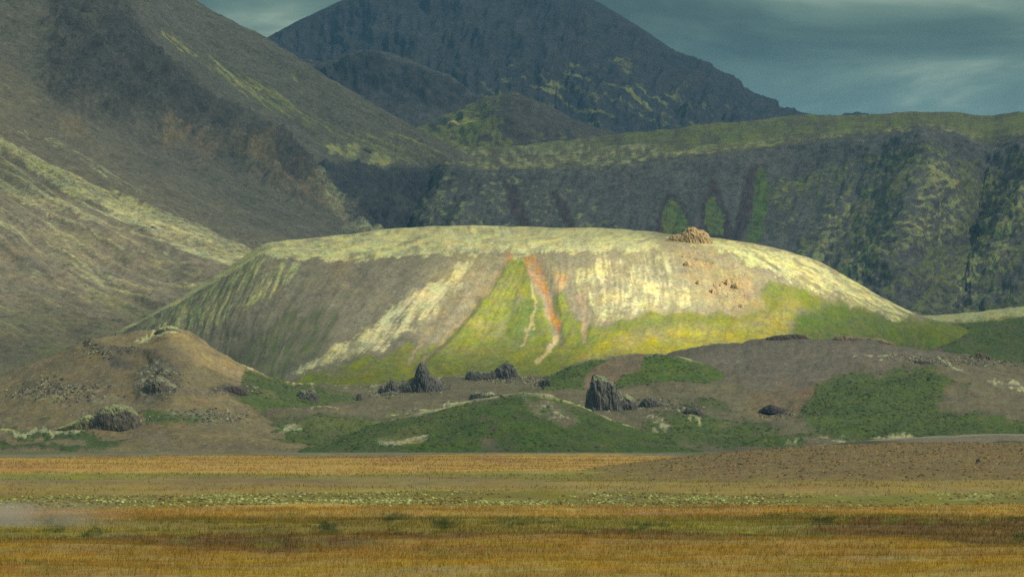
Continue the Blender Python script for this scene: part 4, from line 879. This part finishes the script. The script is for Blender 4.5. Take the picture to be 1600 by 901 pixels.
# rock cap on the table hill and the boulders fallen from it
Dc = gd(hill, 1075, 378)
crag_rock('summit_rock', 'ochre rock cap standing on the rim of the sunlit table hill', 'rock', [(1038, 380), (1046, 371), (1052, 367), (1062, 366), (1070, 361), (1076, 356), (1082, 355), (1090, 358), (1100, 361), (1106, 366), (1110, 373), (1114, 379)], Dc + 2, 0.5, moss=0.05, col=(0.27, 0.195, 0.095), seed=24, rough=0.14)
bl = [('ochre boulder highest on the slope below the rock cap', 1084, 402, 5), ('bright ochre boulder in mid slope below the rock cap', 1074, 411, 7), ('largest pale boulder below the rock cap', 1079, 425, 8), ('low boulder under the largest pale boulder', 1091, 441, 5),
      ('reddish boulder at the top of the ochre rubble', 1143, 418, 5), ('dark edged boulder in the ochre rubble', 1136, 441, 6), ('biggest ochre block in the rubble apron', 1150, 445, 10), ('red boulder left of the ochre rubble', 1113, 454, 6), ('lowest ochre boulder at the edge of the grass', 1158, 478, 6)]
for i, (lab, bx_, by_, w) in enumerate(bl):
    Db = gd(hill, bx_, by_ + 2)
    crag_rock('ochre_boulder', lab, 'boulder', [(bx_ - w, by_ + 4), (bx_ - w * 0.6, by_ - 1), (bx_, by_ - 3.5), (bx_ + w * 0.6, by_ - 1), (bx_ + w, by_ + 4)], Db, 0.9, moss=0.0, col=(0.29, 0.20, 0.095), seed=30 + i, group='boulders below the rock cap', nu=22, nv=14)
def rubble_on(land, spots, n, label, cols, s0=0.12, s1=0.7):
    m = np.zeros_like(land.PX)
    for x, y, rx, ry in spots: m = np.maximum(m, np.exp(-((land.PX - x) / rx) ** 2 - ((land.PY - y) / ry) ** 2))
    p, k = land.sample(ss(0.15, 0.9, m) * (land.r < land.r.max() - 1), n)
    cushions('rubble', p, s0 + (s1 - s0) * RNG.random(n) ** 3, tints(n, cols), 0.75, label, 'rubble')
DK = [(0.05, 0.048, 0.045), (0.075, 0.065, 0.055), (0.20, 0.205, 0.13), (0.12, 0.10, 0.075)]
rubble_on(fh, [(655, 606, 50, 9), (790, 592, 50, 8), (840, 598, 40, 8), (955, 636, 55, 12), (480, 630, 24, 6), (1040, 640, 60, 12), (600, 618, 30, 8), (755, 622, 30, 5), (1440, 568, 60, 7), (1540, 566, 60, 10), (1215, 645, 40, 8)], 5200, 'dark lava rubble strewn round the crags on the bench', DK)
rubble_on(bh, [(248, 600, 40, 26), (90, 612, 80, 18), (180, 655, 60, 14), (340, 650, 60, 14), (370, 610, 40, 8), (170, 550, 50, 10)], 2600, 'lichen speckled rubble strewn over the brown hill', DK)
rubble_on(hill, [(1088, 405, 28, 18), (1145, 450, 30, 28)], 420, 'ochre rubble strewn below the summit rock', [(0.33, 0.20, 0.085), (0.24, 0.17, 0.09), (0.14, 0.10, 0.06)], 0.12, 0.6)
# lone dots elsewhere
crag_rock('dark_boulder', 'dark boulder alone on the upper slope of the left mountain', 'boulder', [(566, 237), (568, 232), (573, 231), (578, 233), (581, 237)], gd(lm, 573, 236), 0.8, moss=0.1, seed=41, nu=22, nv=14)
crag_rock('dark_boulder', 'small dark boulder lying on the moss streak of the left mountain', 'boulder', [(233, 358), (236, 354), (240, 353), (244, 356), (246, 359)], gd(lm, 240, 357), 0.8, moss=0.15, seed=42, nu=22, nv=14)
crag_rock('summit_stone', 'low brown stone on the skyline of the table hill left part', 'boulder', [(562, 370), (570, 366), (580, 364), (590, 367), (596, 370)], gd(hill, 580, 368), 0.6, moss=0.1, col=(0.15, 0.10, 0.07), seed=43, nu=22, nv=14)
crag_rock('heath_stone', 'small upright dark stone on the heath mound at right', 'boulder', [(1524, 724), (1526, 717), (1530, 716), (1533, 723)], gd(hm, 1528, 722), 0.8, moss=0.0, col=(0.06, 0.05, 0.04), seed=44, nu=22, nv=14)

# ================================================================== DUST, CLOUD, HAZE
def vol_material(name, density, col, aniso=0.0, noise=False):
    m = bpy.data.materials.new(name); m.use_nodes = True
    t = m.node_tree; t.nodes.clear()
    out = N(t, 'ShaderNodeOutputMaterial'); v = N(t, 'ShaderNodeVolumePrincipled')
    v.inputs['Color'].default_value = (*col, 1); v.inputs['Density'].default_value = density; v.inputs['Anisotropy'].default_value = aniso
    t.links.new(v.outputs[0], out.inputs['Volume'])
    if noise:
        co = N(t, 'ShaderNodeTexCoord'); n1 = N(t, 'ShaderNodeTexNoise'); n1.inputs['Scale'].default_value = 0.42; n1.inputs['Detail'].default_value = 5; n1.inputs['Roughness'].default_value = 0.6
        t.links.new(co.outputs['Object'], n1.inputs['Vector'])
        g = N(t, 'ShaderNodeSeparateXYZ'); t.links.new(co.outputs['Generated'], g.inputs[0])
        def bell(o_, c, w):
            a = math_node(t, 'SUBTRACT', o_, c); a = math_node(t, 'DIVIDE', a, w); a = math_node(t, 'MULTIPLY', a, a); return math_node(t, 'SUBTRACT', 1.0, a, True)
        fx_ = math_node(t, 'SUBTRACT', 1.0, g.outputs[0], True); fx_ = math_node(t, 'POWER', fx_, 1.4)
        d = math_node(t, 'MULTIPLY', fx_, bell(g.outputs[1], 0.5, 0.5)); d = math_node(t, 'MULTIPLY', d, bell(g.outputs[2], 0.35, 0.65))
        e = math_node(t, 'MULTIPLY_ADD', n1.outputs[0], 4.0, True); t.nodes[-1].inputs[2].default_value = -1.4
        d = math_node(t, 'MULTIPLY', d, e); d = math_node(t, 'MULTIPLY', d, density)
        t.links.new(d, v.inputs['Density'])
    return m
def box(name, lo, hi, mat, kind):
    lo, hi = np.array(lo, float), np.array(hi, float)
    c = np.array([[x, y, z] for z in (0, 1) for y in (0, 1) for x in (0, 1)])
    f = np.array([[0, 2, 3, 1], [4, 5, 7, 6], [0, 1, 5, 4], [2, 6, 7, 3], [0, 4, 6, 2], [1, 3, 7, 5]])
    return mesh_from(name, lo + c * (hi - lo), f, mat, smooth=False, kind=kind)
d = box('dust_cloud', (-46, 153, 0.1), (-20, 160, 1.5), vol_material('dust', 2.0, (0.92, 0.90, 0.86), noise=True), 'stuff')
d['label'] = 'pale dust drifting low over the grass at the left edge'; d['category'] = 'dust'
box('haze', (-9000, -450, -4), (9000, 9000, 1020), vol_material('haze', 8.6e-5, (0.17, 0.52, 0.98)), 'stuff')

# cloud layer added out of view to shade all but the table hill
A0 = 1250.0
gxn, gyn = 170, 195
cxs = np.linspace(-3200, 5600, gxn); cys = np.linspace(-4200, 7000, gyn)
CY, CX = np.meshgrid(cys, cxs, indexing='ij')
lump = 26 * fbm(CX / 240, CY / 240, 1.0, 4)
def clearness(z):
    """how much sun passes through the cloud layer at height z"""
    k = (z - 70.0) / SUN[2]
    GX, GY = CX - k * SUN[0], CY - k * SUN[1]              # where the sun ray through this bit of cloud lands
    gap = lambda x, y, rx, ry, s=1.0: s * np.exp(-(np.hypot((GX - x) / rx, (GY - y) / ry)) ** 4)
    wob = 1 + 0.25 * fbm(GX / 160, GY / 160, 3.0, 3)
    T = 0.20 + 0.05 * fbm(GX / 700, GY / 700, 4.0, 3) - 0.045 * ss(1900, 2400, GY) + 0.04 * ss(3200, 4200, GY)
    T = T + gap(0, 300, 900, 480, 0.12) * wob + gap(60, 1010, 330, 150, 0.13) * wob              # more sun let through over the plain and foothills
    T = np.maximum(T, gap(-300, 1700, 190, 240, 0.42) * wob)
    T = np.maximum(T, gap(-70, 1390, 110, 130, 0.38) * wob)
    T = np.maximum(T, gap(-125, 1075, 60, 50, 0.50) * wob)
    T = np.maximum(T, gap(50, 1308, 112, 84, 1.0))
    T = np.maximum(T, gap(115, 1395, 75, 70, 0.68))
    T = np.maximum(T, gap(78, 1285, 62, 60, 1.0))
    return np.clip(T, 0.08, 1.0)
zb, zt = A0 + lump, A0 + 170 + 2 * lump
Tb, Tt = clearness(zb), clearness(zt)
bot = np.stack([CX, CY, zb], -1); topv = np.stack([CX, CY, zt], -1)
nb = gxn * gyn
f1 = grid_faces(gyn, gxn, True); f2 = grid_faces(gyn, gxn) + nb
idx = np.arange(nb).reshape(gyn, gxn)
rim = np.concatenate([idx[0, :], idx[1:, -1], idx[-1, -2::-1], idx[-2:0:-1, 0]])
rim2 = np.roll(rim, -1)
f3 = np.stack([rim, rim2, rim2 + nb, rim + nb], 1)
mc = bpy.data.materials.new('cloud'); mc.use_nodes = True
t = mc.node_tree; t.nodes.clear()
out = N(t, 'ShaderNodeOutputMaterial'); tr = N(t, 'ShaderNodeBsdfTransparent'); tl = N(t, 'ShaderNodeBsdfTranslucent'); tl.inputs[0].default_value = (0.26, 0.30, 0.31, 1)
at = N(t, 'ShaderNodeAttribute', attribute_name='sun_blocking'); ms = N(t, 'ShaderNodeMixShader')
t.links.new(at.outputs['Fac'], ms.inputs[0]); t.links.new(tr.outputs[0], ms.inputs[1]); t.links.new(tl.outputs[0], ms.inputs[2]); t.links.new(ms.outputs[0], out.inputs[0])
al_ = np.concatenate([(1 - np.sqrt(Tb)).ravel(), (1 - np.sqrt(Tt)).ravel()])
mesh_from('shading_cloud_layer', np.concatenate([bot.reshape(-1, 3), topv.reshape(-1, 3)]), np.concatenate([f1, f2, f3]), mc, {'sun_blocking': al_}, kind='structure')
